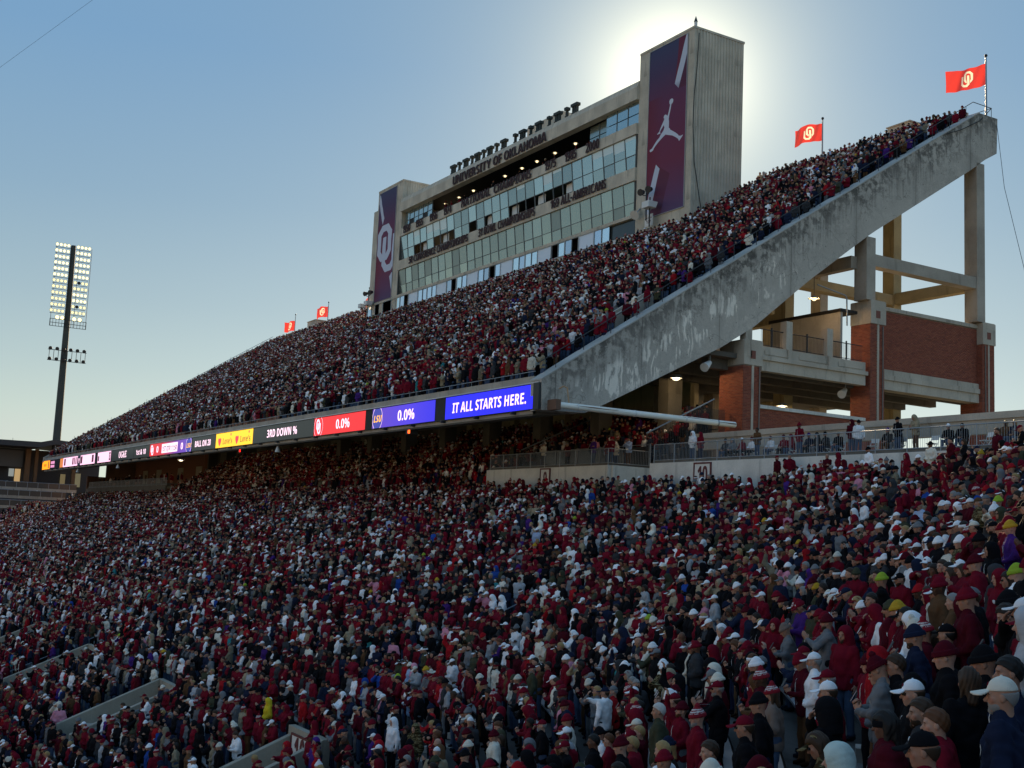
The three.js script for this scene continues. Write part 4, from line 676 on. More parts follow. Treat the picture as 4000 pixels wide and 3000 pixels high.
// ================= LIGHT TOWER AND END ZONE BUILDING =================
{
  const S = 258, t = thing('light_tower', 'tall dark floodlight tower with lit lamps at the far left', 'light tower', V(45.1, -18, S));
  part(t, 'mast', cone(V(45.4, -18, S), V(45.0, 56.3, S), 1.05, .48, 18), mat([.055, .06, .052], .7));
  const lens = new THREE.MeshStandardMaterial({ color: 0, emissive: new THREE.Color(1, .90, .50), emissiveIntensity: .9 }), lensDim = new THREE.MeshStandardMaterial({ color: 0, emissive: new THREE.Color(1, .90, .50), emissiveIntensity: .62 });
  const house = new THREE.CylinderGeometry(.36, .24, .42, 12), disc = new THREE.SphereGeometry(.33, 12, 8).scale(1, 1, .35), aim = new THREE.Quaternion().setFromUnitVectors(new THREE.Vector3(0, 1, 0), new THREE.Vector3(-.42, -.25, .87).normalize());
  const aimZ = new THREE.Quaternion().setFromUnitVectors(new THREE.Vector3(0, 0, 1), new THREE.Vector3(-.42, -.25, .87).normalize());
  const b = topBase(t), dead = new Set(['6,5', '10,5']);
  for (let r = 0; r < 12; r++) for (let c = 0; c < 8; c++) {
    const y = 56.0 - r * 1.28, side = c < 4 ? -1 : 1, w = 45.02 + (c < 4 ? -3.35 + c * .76 : .9 + (c - 4) * .76), v = V(w, y, S - .75).sub(b);
    const m = shade(new THREE.Mesh(house, blackSteel)); m.name = 'lamp'; m.position.copy(v); m.quaternion.copy(aim); t.add(m);
    if (!dead.has(r + ',' + c)) { const l = new THREE.Mesh(disc, r < 6 || (c > 3 && (r === 8 || r === 9)) ? lens : lensDim); l.name = 'lens'; l.position.set(0, .17, 0); l.quaternion.copy(aim.clone().invert().multiply(aimZ)); m.add(l); }
  }
  for (let r = 0; r < 12; r++) for (const [a, e] of [[41.4, 44.6], [45.5, 48.5]]) part(t, 'cross_arm', box(a, e, 55.45 - r * 1.28, 55.55 - r * 1.28, S - .3, S - .2), blackSteel);
  for (const [w] of [[43.0], [44.0], [46.4], [47.5]]) { const m = shade(new THREE.Mesh(house, blackSteel)); m.name = 'lamp'; m.scale.setScalar(1.35); m.position.copy(V(w, 40.55, S - .75).sub(b)); m.quaternion.copy(aim); t.add(m); const l = new THREE.Mesh(disc, lens); l.name = 'lens'; l.position.set(0, .17, 0); l.quaternion.copy(aim.clone().invert().multiply(aimZ)); m.add(l); }
  const cage = []; for (const y of [38.6, 39.3, 40.1]) cage.push(tube([V(41.5, y, S - .9), V(48.8, y, S - .9)], .06, 5)); for (let i = 0; i <= 12; i++) cage.push(tube([V(41.5 + i * .608, 38.6, S - .9), V(41.5 + i * .608, 40.1, S - .9)], .045, 5)); part(t, 'cage', cage, blackSteel);
  for (const w of [41.6, 44.4, 46.2, 48.7]) part(t, 'hanger', tube([V(w, 38.6, S - .9), V(w, 56, S - .4)], .05, 5), blackSteel);
  const rack = []; for (const y of [31.4, 33.6]) rack.push(tube([V(41.7, y, S - .9), V(49.4, y, S - .9)], .07, 5)); for (let i = 0; i < 9; i++) rack.push(tube([V(42 + i * .9, 31.4, S - .9), V(42 + i * .9, 33.6, S - .9)], .06, 5)); part(t, 'lower_rack', rack, blackSteel);
  for (let i = 0; i < 12; i++) { const m = shade(new THREE.Mesh(house, blackSteel)); m.name = 'dark_lamp'; m.scale.setScalar(1.1); m.position.copy(V(42.2 + (i % 6) * 1.35, i < 6 ? 33.9 : 31.7, S - 1).sub(b)); m.quaternion.copy(aim); t.add(m); }
}
{
  const t = thing('end_zone_building', 'dark flat roofed building with lit windows behind the far end seats', 'building', V(30, -18, 250)), dk = mat([.05, .052, .058], .85), brown = mat([.15, .085, .045], .85);
  part(t, 'roof', ext([[-20, 11.9], [39, 12.15], [41.6, 12.9], [50, 12.5], [50, 13.2], [41.5, 13.85], [39, 13.2], [-20, 12.75]], 238, 262, .03), dk);
  part(t, 'roof_edge', ext([[41.4, 12.0], [50, 11.6], [50, 12.48], [41.6, 12.88]], 239, 241), dk);
  part(t, 'wall', box(-20, 52, -4, 12, 247, 248), mat([.055, .055, .062], .9)); part(t, 'upper_panel', box(-20, 37, 8.4, 11.6, 244.5, 245), mat([.10, .105, .115], .7));
  for (const [a, b] of [[37.3, 38.2], [39.0, 39.6], [46, 46.7]]) part(t, 'pillar', box(a, b, 0, 12, 243, 244), brown);
  for (const [a, b, y0, y1, c, e] of [[35.0, 35.9, 6.6, 8.1, [.62, .68, .66], .35], [36.1, 37.1, 5.6, 8.1, [.95, .62, .28], .45], [44.6, 45.5, 5.2, 7.6, [.5, .4, .2], .25], [47.2, 48.4, 5.2, 7.9, [.55, .5, .3], .22], [24, 27, 5.5, 8, [.2, .2, .2], .05]]) part(t, 'window', box(a, b, y0, y1, 246.6, 246.95), new THREE.MeshStandardMaterial({ color: 0x222222, roughness: .2, emissive: col(c), emissiveIntensity: e * .5 }));
  for (const w of [34.2, 30.6]) part(t, 'aerial', tube([V(w, 12.7, 240), V(w, 13.7, 240)], .03, 4), blackSteel);
  const u = thing('end_zone_stand', 'stepped far end seats with white walls and glass fronts', 'grandstand', V(25, -18, 232)); 
  part(u, 'base', ext([[-20, -6], [46, -6], [46, 4.3], [-20, 4.3]], 240, 247), dk);
  [[230, 20, 41.5, .1], [233.5, 20, 43.5, 2.0], [237, 20, 46, 3.6]].forEach(([s, a, b, y]) => { part(u, 'white_wall', box(-20, b, y + .25, y + .78, s, s + .3), concrete); part(u, 'tier_front', box(-20, b, y - 6, y + .245, s + .02, s + .3), dk); part(u, 'tier', box(-20, b, y - 3, y + .1, s + .3, s + 3.5), dk); part(u, 'glass_front', box(-20, b, y + .8, y + 1.75, s + .1, s + .14), new THREE.MeshPhysicalMaterial({ color: col([.10, .09, .08]), roughness: .1, transparent: false })); part(u, 'top_rail', tube([V(-20, y + 1.8, s + .12), V(b, y + 1.8, s + .12)], .05, 5), steel); for (let w = 20; w < b; w += 1.9) part(u, 'post', tube([V(w, y + .7, s + .08), V(w, y + 1.8, s + .08)], .05, 5), steel); });
}

// ================= PEOPLE =================
// a signed-distance field meshed with surface nets: smooth, continuous bodies and clothes
function surfaceNet(f, lo, hi, c) {
  const n = [0, 1, 2].map((i) => Math.ceil((hi[i] - lo[i]) / c) + 1), [nx, ny, nz] = n, g = new Float32Array(nx * ny * nz);
  for (let k = 0, o = 0; k < nz; k++) for (let j = 0; j < ny; j++) for (let i = 0; i < nx; i++, o++) g[o] = f(lo[0] + i * c, lo[1] + j * c, lo[2] + k * c);
  const id = new Int32Array(nx * ny * nz).fill(-1), pos = [], idx = [], at = (i, j, k) => i + nx * (j + ny * k);
  for (let k = 0; k + 1 < nz; k++) for (let j = 0; j + 1 < ny; j++) for (let i = 0; i + 1 < nx; i++) {
    const o = at(i, j, k); let mask = 0; for (let q = 0; q < 8; q++) if (g[o + (q & 1) + (q & 2 ? nx : 0) + (q & 4 ? nx * ny : 0)] < 0) mask |= 1 << q;
    if (mask === 0 || mask === 255) continue;
    let x = 0, y = 0, z = 0, m = 0;
    for (let a = 0; a < 8; a++) for (const ax of [1, 2, 4]) { if (a & ax) continue; const b = a | ax; if (((mask >> a) & 1) === ((mask >> b) & 1)) continue; const ga = g[o + (a & 1) + (a & 2 ? nx : 0) + (a & 4 ? nx * ny : 0)], gb = g[o + (b & 1) + (b & 2 ? nx : 0) + (b & 4 ? nx * ny : 0)], t = ga / (ga - gb); x += (a & 1) + (ax === 1 ? t : 0); y += ((a >> 1) & 1) + (ax === 2 ? t : 0); z += ((a >> 2) & 1) + (ax === 4 ? t : 0); m++; }
    id[o] = pos.length / 3; pos.push(lo[0] + (i + x / m) * c, lo[1] + (j + y / m) * c, lo[2] + (k + z / m) * c);
  }
  for (let k = 1; k + 1 < nz; k++) for (let j = 1; j + 1 < ny; j++) for (let i = 1; i + 1 < nx; i++) {
    const o = at(i, j, k), s = g[o] < 0;
    const q = (a, b, cc, d, flip) => { if (a < 0 || b < 0 || cc < 0 || d < 0) return; flip ? idx.push(a, cc, b, a, d, cc) : idx.push(a, b, cc, a, cc, d); };
    if (s !== g[o + 1] < 0) q(id[at(i, j - 1, k - 1)], id[at(i, j, k - 1)], id[o], id[at(i, j - 1, k)], !s);
    if (s !== g[o + nx] < 0) q(id[at(i - 1, j, k - 1)], id[at(i - 1, j, k)], id[o], id[at(i, j, k - 1)], !s);
    if (s !== g[o + nx * ny] < 0) q(id[at(i - 1, j - 1, k)], id[at(i, j - 1, k)], id[o], id[at(i - 1, j, k)], !s);
  }
  const r = new THREE.BufferGeometry(); r.setAttribute('position', new THREE.BufferAttribute(new Float32Array(pos), 3)); r.setIndex(idx); r.computeVertexNormals();
  const uv = new Float32Array(pos.length / 3 * 2); for (let i = 0; i < uv.length / 2; i++) { uv[2 * i] = pos[3 * i] + pos[3 * i + 2] * .8; uv[2 * i + 1] = pos[3 * i + 1]; } r.setAttribute('uv', new THREE.BufferAttribute(uv, 2)); return r;
}
const smin = (a, b, k) => { const h = Math.max(k - Math.abs(a - b), 0) / k; return Math.min(a, b) - h * h * k * .25; };
const bone = (a, b, ra, rb, sx = 1) => { const d = [b[0] - a[0], b[1] - a[1], b[2] - a[2]]; return [a[0], a[1], a[2], d[0], d[1], d[2], 1 / Math.max(1e-9, d[0] * d[0] * sx * sx + d[1] * d[1] + d[2] * d[2]), ra, rb - ra, sx]; };
function bdist(b, x, y, z) { const sx = b[9], px = (x - b[0]) * sx, py = y - b[1], pz = z - b[2], dx = b[3] * sx; const t = clamp((px * dx + py * b[4] + pz * b[5]) * b[6]); const ex = px - dx * t, ey = py - b[4] * t, ez = pz - b[5] * t; return Math.sqrt(ex * ex + ey * ey + ez * ez) - b[7] - b[8] * t; }
const field3 = (bones, k) => (x, y, z) => { let d = 9; for (const b of bones) d = smin(d, bdist(b, x, y, z), k); return d; };
const ell = (c, r) => (x, y, z) => { const a = (x - c[0]) / r[0], b = (y - c[1]) / r[1], e = (z - c[2]) / r[2], q = Math.sqrt(a * a + b * b + e * e); return (q - 1) * Math.min(r[0], r[1], r[2]); };
const add3 = (a, b, t = 1) => [a[0] + b[0] * t, a[1] + b[1] * t, a[2] + b[2] * t];
const nrm3 = (a) => { const l = Math.hypot(...a) || 1; return a.map((v) => v / l); };
const cross3 = (a, b) => [a[1] * b[2] - a[2] * b[1], a[2] * b[0] - a[0] * b[2], a[0] * b[1] - a[1] * b[0]];
function elbow(S, Wp, hint, l1 = .285, l2 = .255) {
  let d = add3(Wp, S, -1), L = Math.hypot(...d); const u = nrm3(d); L = Math.min(L, l1 + l2 - .004); const W = add3(S, u, L), a = (l1 * l1 - l2 * l2 + L * L) / (2 * L), h = Math.sqrt(Math.max(0, l1 * l1 - a * a));
  const dot = hint[0] * u[0] + hint[1] * u[1] + hint[2] * u[2], p = nrm3(add3(hint, u, -dot)); return [add3(add3(S, u, a), p, h), W];
}
function handBones(w, dir, pn, side, curl) {                 // palm, four unequal fingers with a bend, thumb from the side of the palm
  dir = nrm3(dir); const u = nrm3(cross3(dir, pn)); pn = cross3(u, dir); const o = [];
  for (const q of [-.026, -.009, .009, .026]) o.push(bone(add3(add3(w, dir, .01), u, q * .7), add3(add3(w, dir, .088), u, q), .017, .0135));
  [.066, .078, .072, .056].forEach((l, i) => { const q = (i - 1.5) * .0195 * side, b = add3(add3(w, dir, .092), u, q), c1 = curl, m = add3(add3(b, dir, l * .5 * Math.cos(c1)), pn, l * .5 * Math.sin(c1)), e = add3(add3(m, dir, l * .5 * Math.cos(c1 * 2.1)), pn, l * .5 * Math.sin(c1 * 2.1)); o.push(bone(b, m, .0098, .0088), bone(m, e, .0088, .0074)); });
  const tb = add3(add3(w, dir, .028), u, -.03 * side), tm = add3(add3(add3(tb, dir, .03), u, -.024 * side), pn, .012), te = add3(add3(tm, dir, .03), pn, .014); o.push(bone(tb, tm, .0125, .0105), bone(tm, te, .0105, .0085)); return o;
}
const rotX = (p, a, py = .95) => { const c = Math.cos(a), s = Math.sin(a), y = p[1] - py, z = p[2]; return [p[0], py + y * c - z * s, y * s + z * c]; };
// pose: wrists in front of the standing body (metres), head turn and nod in degrees, forward lean
const POSES = {
  down: { L: [.27, .90, .05], R: [-.27, .88, .03], lean: 2, yaw: 6, nod: 4, hands: 'down' },
  pockets: { L: [.13, 1.04, .17], R: [-.13, 1.04, .17], lean: 4, yaw: -8, nod: 6, hands: 'hidden' },
  crossed: { L: [-.10, 1.24, .19], R: [.12, 1.20, .21], lean: 0, yaw: 10, nod: 4, hands: 'cross' },
  phone: { L: [.055, 1.17, .29], R: [-.05, 1.20, .30], lean: 5, yaw: -4, nod: 24, hands: 'up' },
  shade: { L: [.13, 1.04, .17], R: [-.13, 1.53, .21], lean: 3, yaw: 0, nod: 2, hands: 'face' },
  point: { L: [.27, .90, .05], R: [.10, 1.46, .40], lean: 0, yaw: 18, nod: 2, hands: 'point' },
  clap: { L: [.03, 1.36, .35], R: [-.03, 1.34, .35], lean: 3, yaw: 4, nod: 2, hands: 'clap' },
  cheer: { L: [.16, 1.08, .18], R: [-.30, 1.86, .12], lean: 0, yaw: 4, nod: -6, hands: 'cheer' },
  seat: { L: [.10, .66, .34], R: [-.09, .67, .35], lean: 10, yaw: 12, nod: 8, hands: 'lap', seat: true },
};
function poseRig(p) {
  const lean = p.lean * D2R, dy = p.seat ? -.44 : 0, hipY = .93 + dy;
  const R = (v) => rotX([v[0], v[1] + dy, v[2]], lean, hipY), rig = { dy, hipY };
  rig.pel = R([0, .96, 0]); rig.waist = R([0, 1.10, .0]); rig.chest = R([0, 1.30, .0]); rig.neck = R([0, 1.47, -.005]); rig.headPivot = R([0, 1.505, .0]);
  rig.sh = { L: R([.185, 1.415, 0]), R: R([-.185, 1.415, 0]) };
  for (const k of ['L', 'R']) { const s = k === 'L' ? 1 : -1, W = p.seat ? p[k] : R(p[k]); const hint = p.hands === 'cheer' && k === 'R' ? [-.6, -.2, .3] : p.hands === 'face' && k === 'R' ? [-.7, -.7, .2] : p.hands === 'point' && k === 'R' ? [-.9, -.5, .3] : [s * .75, -.45, -.55]; [rig['el' + k], rig['wr' + k]] = elbow(rig.sh[k], W, hint); }
  rig.hip = { L: [.095, hipY, 0], R: [-.095, hipY, 0] };
  if (p.seat) { rig.kn = { L: [.13, .50, .44], R: [-.13, .50, .44] }; rig.an = { L: [.12, .08, .40], R: [-.13, .08, .46] }; } else { rig.kn = { L: [.105, .50, .02], R: [-.105, .50, .03] }; rig.an = { L: [.115, .09, -.02], R: [-.115, .09, 0] }; }
  const m = new THREE.Matrix4().makeTranslation(...rig.headPivot).multiply(new THREE.Matrix4().makeRotationY(p.yaw * D2R)).multiply(new THREE.Matrix4().makeRotationX((p.nod + p.lean * .3) * D2R)); rig.head = m; return rig;
}
// head, in its own axes: origin at the base of the neck, +z the face
const skull = ell([0, .168, -.012], [.077, .103, .098]), jawE = ell([0, .088, .026], [.057, .062, .062]);
const faceBones = [bone([0, .150, .084], [0, .118, .112], .008, .0135), bone([-.04, .172, .072], [.04, .172, .072], .013, .013), bone([-.024, .083, .078], [.024, .083, .078], .010, .010), bone([-.018, .052, .066], [.018, .052, .066], .017, .017), bone([-.05, .125, .055], [-.04, .11, .06], .02, .018), bone([.05, .125, .055], [.04, .11, .06], .02, .018)];
const neckB = bone([0, -.07, -.02], [0, .085, -.018], .062, .054), earL = ell([.079, .138, -.012], [.013, .031, .021]), earR = ell([-.079, .138, -.012], [.013, .031, .021]);
const headF = (x, y, z) => { let d = smin(skull(x, y, z), jawE(x, y, z), .05); for (const b of faceBones) d = smin(d, bdist(b, x, y, z), .02); for (const s of [-1, 1]) { const e = Math.hypot(x - s * .031, y - .150, z - .094) - .014; d = Math.max(d, -e + 0) ; d = Math.min(d, Math.hypot(x - s * .031, y - .150, z - .076) - .0135); } d = smin(d, bdist(neckB, x, y, z), .03); return Math.min(d, earL(x, y, z), earR(x, y, z)); };
function paint(g, fn) { const p = g.attributes.position, c = new Float32Array(p.count * 3); for (let i = 0; i < p.count; i++) { const q = fn(p.getX(i), p.getY(i), p.getZ(i)); c[3 * i] = q[0]; c[3 * i + 1] = q[1]; c[3 * i + 2] = q[2]; } g.setAttribute('color', new THREE.BufferAttribute(c, 3)); return g; }
const headPaint = (x, y, z) => {
  for (const s of [-1, 1]) { const e = Math.hypot(x - s * .031, y - .150); if (z > .07 && e < .0125) return e < .006 ? [.05, .04, .04] : [.75, .75, .72]; }
  if (z > .06 && Math.abs(y - .168) < .007 && Math.abs(Math.abs(x) - .033) < .02) return [.32, .26, .22];
  if (z > .076 && Math.abs(y - .083) < .009 && Math.abs(x) < .026) return [.72, .42, .40];
  if (z > .05 && y < .14 && y > .1 && Math.abs(x) > .03) return [1.05, .86, .82];
  return [1, 1, 1];
};
const LOD = { hi: { head: .0058, hand: .0055, body: .04, coat: .019, leg: .03, hat: .0065 }, lo: { head: .0105, hand: .0085, body: .06, coat: .031, leg: .045, hat: .012 } };
const cache = {}; const memo = (k, f) => cache[k] ??= f();
const rigs = Object.fromEntries(Object.entries(POSES).map(([k, p]) => [k, poseRig(p)]));
function bodyGeo(pose, q) {
  return memo('b' + pose + q, () => {
    const r = rigs[pose], p = POSES[pose], L = LOD[q], gs = [];
    const h = memo('head' + q, () => paint(surfaceNet(headF, [-.11, -.10, -.135], [.11, .30, .15], L.head), headPaint)).clone().applyMatrix4(r.head); gs.push(h);
    const b = [bone(r.pel, r.waist, .12, .11, .75), bone(r.waist, r.chest, .11, .13, .72), bone(r.chest, r.neck, .12, .055, .8)];
    for (const k of ['L', 'R']) b.push(bone(r.sh[k], r['el' + k], .05, .042), bone(r['el' + k], r['wr' + k], .040, .026), bone(r.hip[k], r.kn[k], .085, .055), bone(r.kn[k], r.an[k], .052, .04));
    const lo = [-.55, .0, -.35], hi = [.55, 1.62, .7]; gs.push(paint(surfaceNet(field3(b, .05), lo, p.hands === 'cheer' ? [.55, 1.95, .6] : hi, L.body), () => [1, 1, 1]));
    const hands = [];
    if (p.hands !== 'hidden') for (const [k, s] of [['L', 1], ['R', -1]]) {
      const w = r['wr' + k]; let dir, pn, curl = .5;
      if (p.hands === 'down') { dir = [s * .08, -1, .15]; pn = [-s, 0, 0]; } else if (p.hands === 'cross') { dir = [-s * 1, .15, -.1]; pn = [0, -.3, -1]; curl = .35; } else if (p.hands === 'up') { dir = [-s * .35, .75, .4]; pn = [-s * .8, 0, -.5]; curl = .75; } else if (p.hands === 'clap') { dir = [-s * .1, .85, .5]; pn = [-s, 0, 0]; curl = .12; } else if (p.hands === 'lap') { dir = [-s * .5, -.2, .8]; pn = [0, -1, 0]; curl = .4; }
      else if (p.hands === 'face') { if (s > 0) continue; dir = [.35, .9, -.25]; pn = [.3, 0, -1]; curl = .4; } else if (p.hands === 'point') { if (s > 0) { dir = [.08, -1, .15]; pn = [-1, 0, 0]; } else { dir = [.9, -.05, .35]; pn = [0, -1, 0]; curl = .9; } } else { if (s > 0) continue; dir = [0, 1, .1]; pn = [0, 0, 1]; curl = .5; }
      const hb = handBones(w, dir, pn, s, curl); hb.push(bone(add3(w, nrm3(dir), -.05), add3(w, nrm3(dir), .02), .026, .022)); const c = add3(w, nrm3(dir), .07);
      gs.push(paint(surfaceNet(field3(hb, .012), c.map((v) => v - .15), c.map((v) => v + .15), L.hand), () => [1, 1, 1]));
    }
    return mergeGeometries(gs);
  });
}
const foldN = (x, y, z) => .5 * Math.sin(x * 31 + 3 * Math.sin(y * 17 + z * 9)) * Math.sin(y * 26 + 2 * Math.sin(x * 14)) + .5 * Math.sin(z * 24 + y * 19 + 2.3 * Math.sin(x * 21));
function coatField(pose, kind) {
  const r = rigs[pose], p = POSES[pose], b = [], fat = kind === 'puffer' ? .022 : kind === 'hoodie' ? .008 : .004, hem = add3(r.pel, [0, -.10, 0]);
  b.push(bone(hem, r.waist, .150 + fat, .146 + fat, .74), bone(r.waist, r.chest, .146 + fat, .152 + fat, .70), bone(r.chest, add3(r.neck, [0, -.03, -.005]), .138 + fat, .075, .72), bone(r.sh.R, r.sh.L, .072 + fat, .072 + fat), bone(add3(r.neck, [0, -.03, 0]), add3(r.neck, [0, .035, .006]), .078, .070));
  if (kind === 'hoodie') b.push(bone(add3(r.neck, [-.07, .0, -.05]), add3(r.neck, [.07, .0, -.05]), .055, .055), bone(add3(r.neck, [0, -.02, -.075]), add3(r.neck, [0, -.11, -.11]), .07, .05));
  for (const k of ['L', 'R']) b.push(bone(r.sh[k], r['el' + k], .072 + fat, .060 + fat), bone(r['el' + k], r['wr' + k], .062 + fat, .044 + fat * .5));
  const amp = kind === 'puffer' ? .006 : .017, hy = hem[1] - .075;
  return (x, y, z) => { let d = 9; for (const q of b) d = smin(d, bdist(q, x, y, z), .045); d -= amp * foldN(x, y, z); if (kind === 'puffer') d -= .009 * Math.abs(Math.sin(y * 34)); return p.seat ? d : Math.max(d, hy - y); };
}
const coatGeo = (pose, kind, q) => memo('c' + pose + kind + q, () => surfaceNet(coatField(pose, kind), [-.62, rigs[pose].hipY - .28, -.4], [.62, POSES[pose].hands === 'cheer' ? 1.98 : 1.66 + Math.max(0, rigs[pose].dy + .2), .66], LOD[q].coat));
const legGeo = (pose, q) => memo('l' + pose + q, () => {
  const r = rigs[pose], b = [bone(add3(r.hip.L, [.01, .04, 0]), add3(r.hip.R, [-.01, .04, 0]), .115, .115)]; for (const k of ['L', 'R']) { b.push(bone(r.hip[k], r.kn[k], .100, .074), bone(r.kn[k], r.an[k], .072, .062)); b.push(bone(add3(r.an[k], [0, -.03, -.03]), add3(r.an[k], [0, -.04, .13]), .05, .045)); }
  const f = field3(b, .04); return paint(surfaceNet((x, y, z) => Math.max(f(x, y, z) - .006 * foldN(x * .7, y, z), -y), [-.3, -.03, -.25], [.3, 1.2, .68], LOD[q].leg), (x, y) => y < .12 ? [.22, .2, .2] : [1, 1, 1]);
});
// things worn on the head, in head axes
const grown = (d) => (x, y, z) => smin(skull(x, y, z), jawE(x, y, z), .05) - d;
const hairline = (z) => z > .06 ? .212 : z > -.02 ? mix(.155, .212, (z + .02) / .08) : mix(.055, .155, clamp((z + .09) / .07));
const WEAR = {
  short: (x, y, z) => Math.max(grown(.012)(x, y, z) - .004 * Math.sin(x * 90 + z * 70) * Math.sin(y * 80), hairline(z) - y),
  long: (() => { // falls to the shoulders
    const b = [bone([0, .16, -.06], [.01, -.03, -.09], .062, .038, .72), bone([.066, .15, -.025], [.075, -.05, .0], .030, .018), bone([-.066, .15, -.025], [-.08, -.06, .005], .030, .016)], f = field3(b, .04); return (x, y, z) => smin(Math.max(grown(.016)(x, y, z), (z > .05 ? .208 : mix(.02, .208, clamp((z + .05) / .1))) - y), f(x, y, z), .03) - .005 * Math.sin(x * 130 + z * 60 + y * 25) * Math.sin(y * 31 + x * 40); })(),
  fringe: (x, y, z) => Math.max(grown(.010)(x, y, z), hairline(z) - y, y - .172 + z * .05),
  beanie: (x, y, z) => { const top = smin(skull(x, y, z) - .020, Math.hypot(x, y - .262, z + .02) - .045, .06), band = Math.max(skull(x, y, z) - .030, Math.abs(y - .190 + z * .12) - .028); return Math.min(Math.max(top, .178 - z * .12 - y), band); },
  pom: (x, y, z) => Math.min(WEAR.beanie(x, y, z), Math.hypot(x, y - .325, z + .02) - .040 - .006 * Math.sin(x * 160) * Math.sin(y * 150)),
  cap: (x, y, z) => { const dome = Math.max(ell([0, .178, -.012], [.089, .110, .108])(x, y, z), .186 - y + z * -.02), bx = x / .078, bz = (z - .135) / .075, yy = y - (.190 - 3.4 * x * x - .16 * (z - .09)); const brim = Math.max((Math.sqrt(bx * bx + bz * bz) - 1) * .075, Math.abs(yy) - .0075, .055 - z); return Math.min(dome, brim, Math.hypot(x, y - .288, z + .012) - .011); },
  headband: (x, y, z) => Math.max(skull(x, y, z) - .018, Math.abs(y - .172) - .030),
  hood: (() => { const out = ell([0, .158, -.028], [.118, .152, .142]), sh = field3([bone([0, .06, -.05], [0, -.05, -.05], .115, .125, .8)], .02), cut = ell([0, .132, .150], [.077, .108, .125]); return (x, y, z) => Math.max(smin(out(x, y, z), Math.max(sh(x, y, z), -.06 - y), .05) - .004 * foldN(x * 1.4, y * 1.2, z), -cut(x, y, z)); })(),
  cowboy: (x, y, z) => { const dome = Math.max(ell([0, .19, -.012], [.086, .125, .102])(x, y, z), .18 - y), r = Math.hypot(x / .9, z + .012); return Math.min(dome, Math.max(r - .185, Math.abs(y - .188 - 1.6 * x * x) - .009)); },
  beard: (x, y, z) => Math.max(Math.min(jawE(x, y, z) - .010, Math.hypot(x, y - .045, z - .07) - .03), y - .105, .01 - z, -(Math.hypot(x * .8, (y - .083) * 1.6, z - .1) - .02)),
  glasses: (x, y, z) => { const a = Math.abs(x); return Math.max(Math.abs(z - .098 + a * a * 8) - .007, Math.abs(y - .150) - .016, Math.abs(a - .034) - .024); },
};
const wearGeo = (kind, q) => memo('w' + kind + q, () => surfaceNet(WEAR[kind], [-.21, -.16, -.22], [.21, .40, .235], kind === 'glasses' ? .006 : LOD[q].hat));
const stripeGeo = (q) => memo('stripe' + q, () => paint(wearGeo('pom', q).clone(), (x, y, z) => y > .285 ? [.22, .016, .026] : y < .222 - z * .12 ? [.22, .016, .026] : Math.floor((y + .12 * z) / .016) % 2 ? [.62, .60, .58] : [.22, .016, .026]));

// colours: linear base colours of cloth, hair and skin
const CLOTH = { crimson: [.165, .008, .020], maroon: [.075, .006, .013], red: [.34, .012, .018], black: [.008, .008, .010], navy: [.014, .020, .045], charcoal: [.045, .047, .052], grey: [.17, .175, .185], lightgrey: [.36, .37, .39], white: [.86, .86, .88], cream: [.70, .66, .56], brown: [.115, .060, .030], tan: [.33, .27, .18], taupe: [.20, .15, .125], olive: [.055, .058, .036], camo: [.20, .175, .125], purple: [.065, .022, .17], gold: [.50, .30, .03], lime: [.30, .42, .04], yellow: [.68, .52, .03], skyblue: [.42, .52, .72], blue: [.02, .07, .32], mint: [.50, .60, .56], pink: [.62, .25, .33], teal: [.03, .20, .22], denim: [.06, .09, .15] };
const HAIR = { black: [.012, .010, .009], brown: [.045, .025, .014], dark: [.022, .014, .010], blond: [.34, .22, .09], grey: [.24, .23, .22], white: [.52, .50, .47], auburn: [.10, .040, .016] };
const SKIN = [[.40, .215, .145], [.35, .18, .12], [.46, .26, .185], [.28, .14, .09], [.14, .065, .040], [.075, .036, .023]];
const weave = dataTex(128, 128, (u, v) => { const k = .5 + .25 * Math.sin(u * 128 * Math.PI) * Math.sin(v * 128 * Math.PI) + .3 * (fbm(u * 12, v * 12, 16, 4) - .5); return [k, k, k]; }, false, 5, 5);
const mats = {}; const M = (key, c, rough, o = {}) => mats[key] ??= new THREE.MeshPhysicalMaterial({ color: col(c), roughness: rough, specularIntensity: key.startsWith('skin') || key.startsWith('hair') || key === 'lens' || key === 'w skin' || key === 'w hair' ? .5 : .12, ...o });
const worn = dataTex(256, 256, (u, v) => { const k = .90 + .22 * (fbm(u * 8, v * 8, 8, 5) - .2) + .06 * (vnoise(u * 128, v * 128, 128) - .5); return [k, k, k]; }, true, 1.6, 1.6);
const camoMap = dataTex(256, 256, (u, v) => { const a = fbm(u * 14, v * 14, 16, 3), b = fbm(u * 18 + 5, v * 18, 32, 3); return a > .54 ? [.35, .30, .22] : b > .53 ? [.62, .58, .46] : b < .42 ? [.25, .24, .16] : [.80, .76, .64]; }, true, 2.2, 2.2);
const clothMat = (n) => M('cloth ' + n, n === 'camo' ? [.45, .42, .34] : CLOTH[n], .92, { bumpMap: weave, bumpScale: .004, map: n === 'camo' ? camoMap : worn }), hairMat = (n) => M('hair ' + n, HAIR[n], .6), skinMat = (i) => M('skin ' + i, SKIN[i], .55, { vertexColors: true });
const trouserMat = (n) => M('leg ' + n, CLOTH[n], .9, { vertexColors: true }), stripeMat = M('stripe', [1, 1, 1], .9, { vertexColors: true });
const weighted = (list) => { let t = rnd() * list.reduce((a, b) => a + b[1], 0); for (const [k, w] of list) if ((t -= w) < 0) return k; return list[0][0]; };
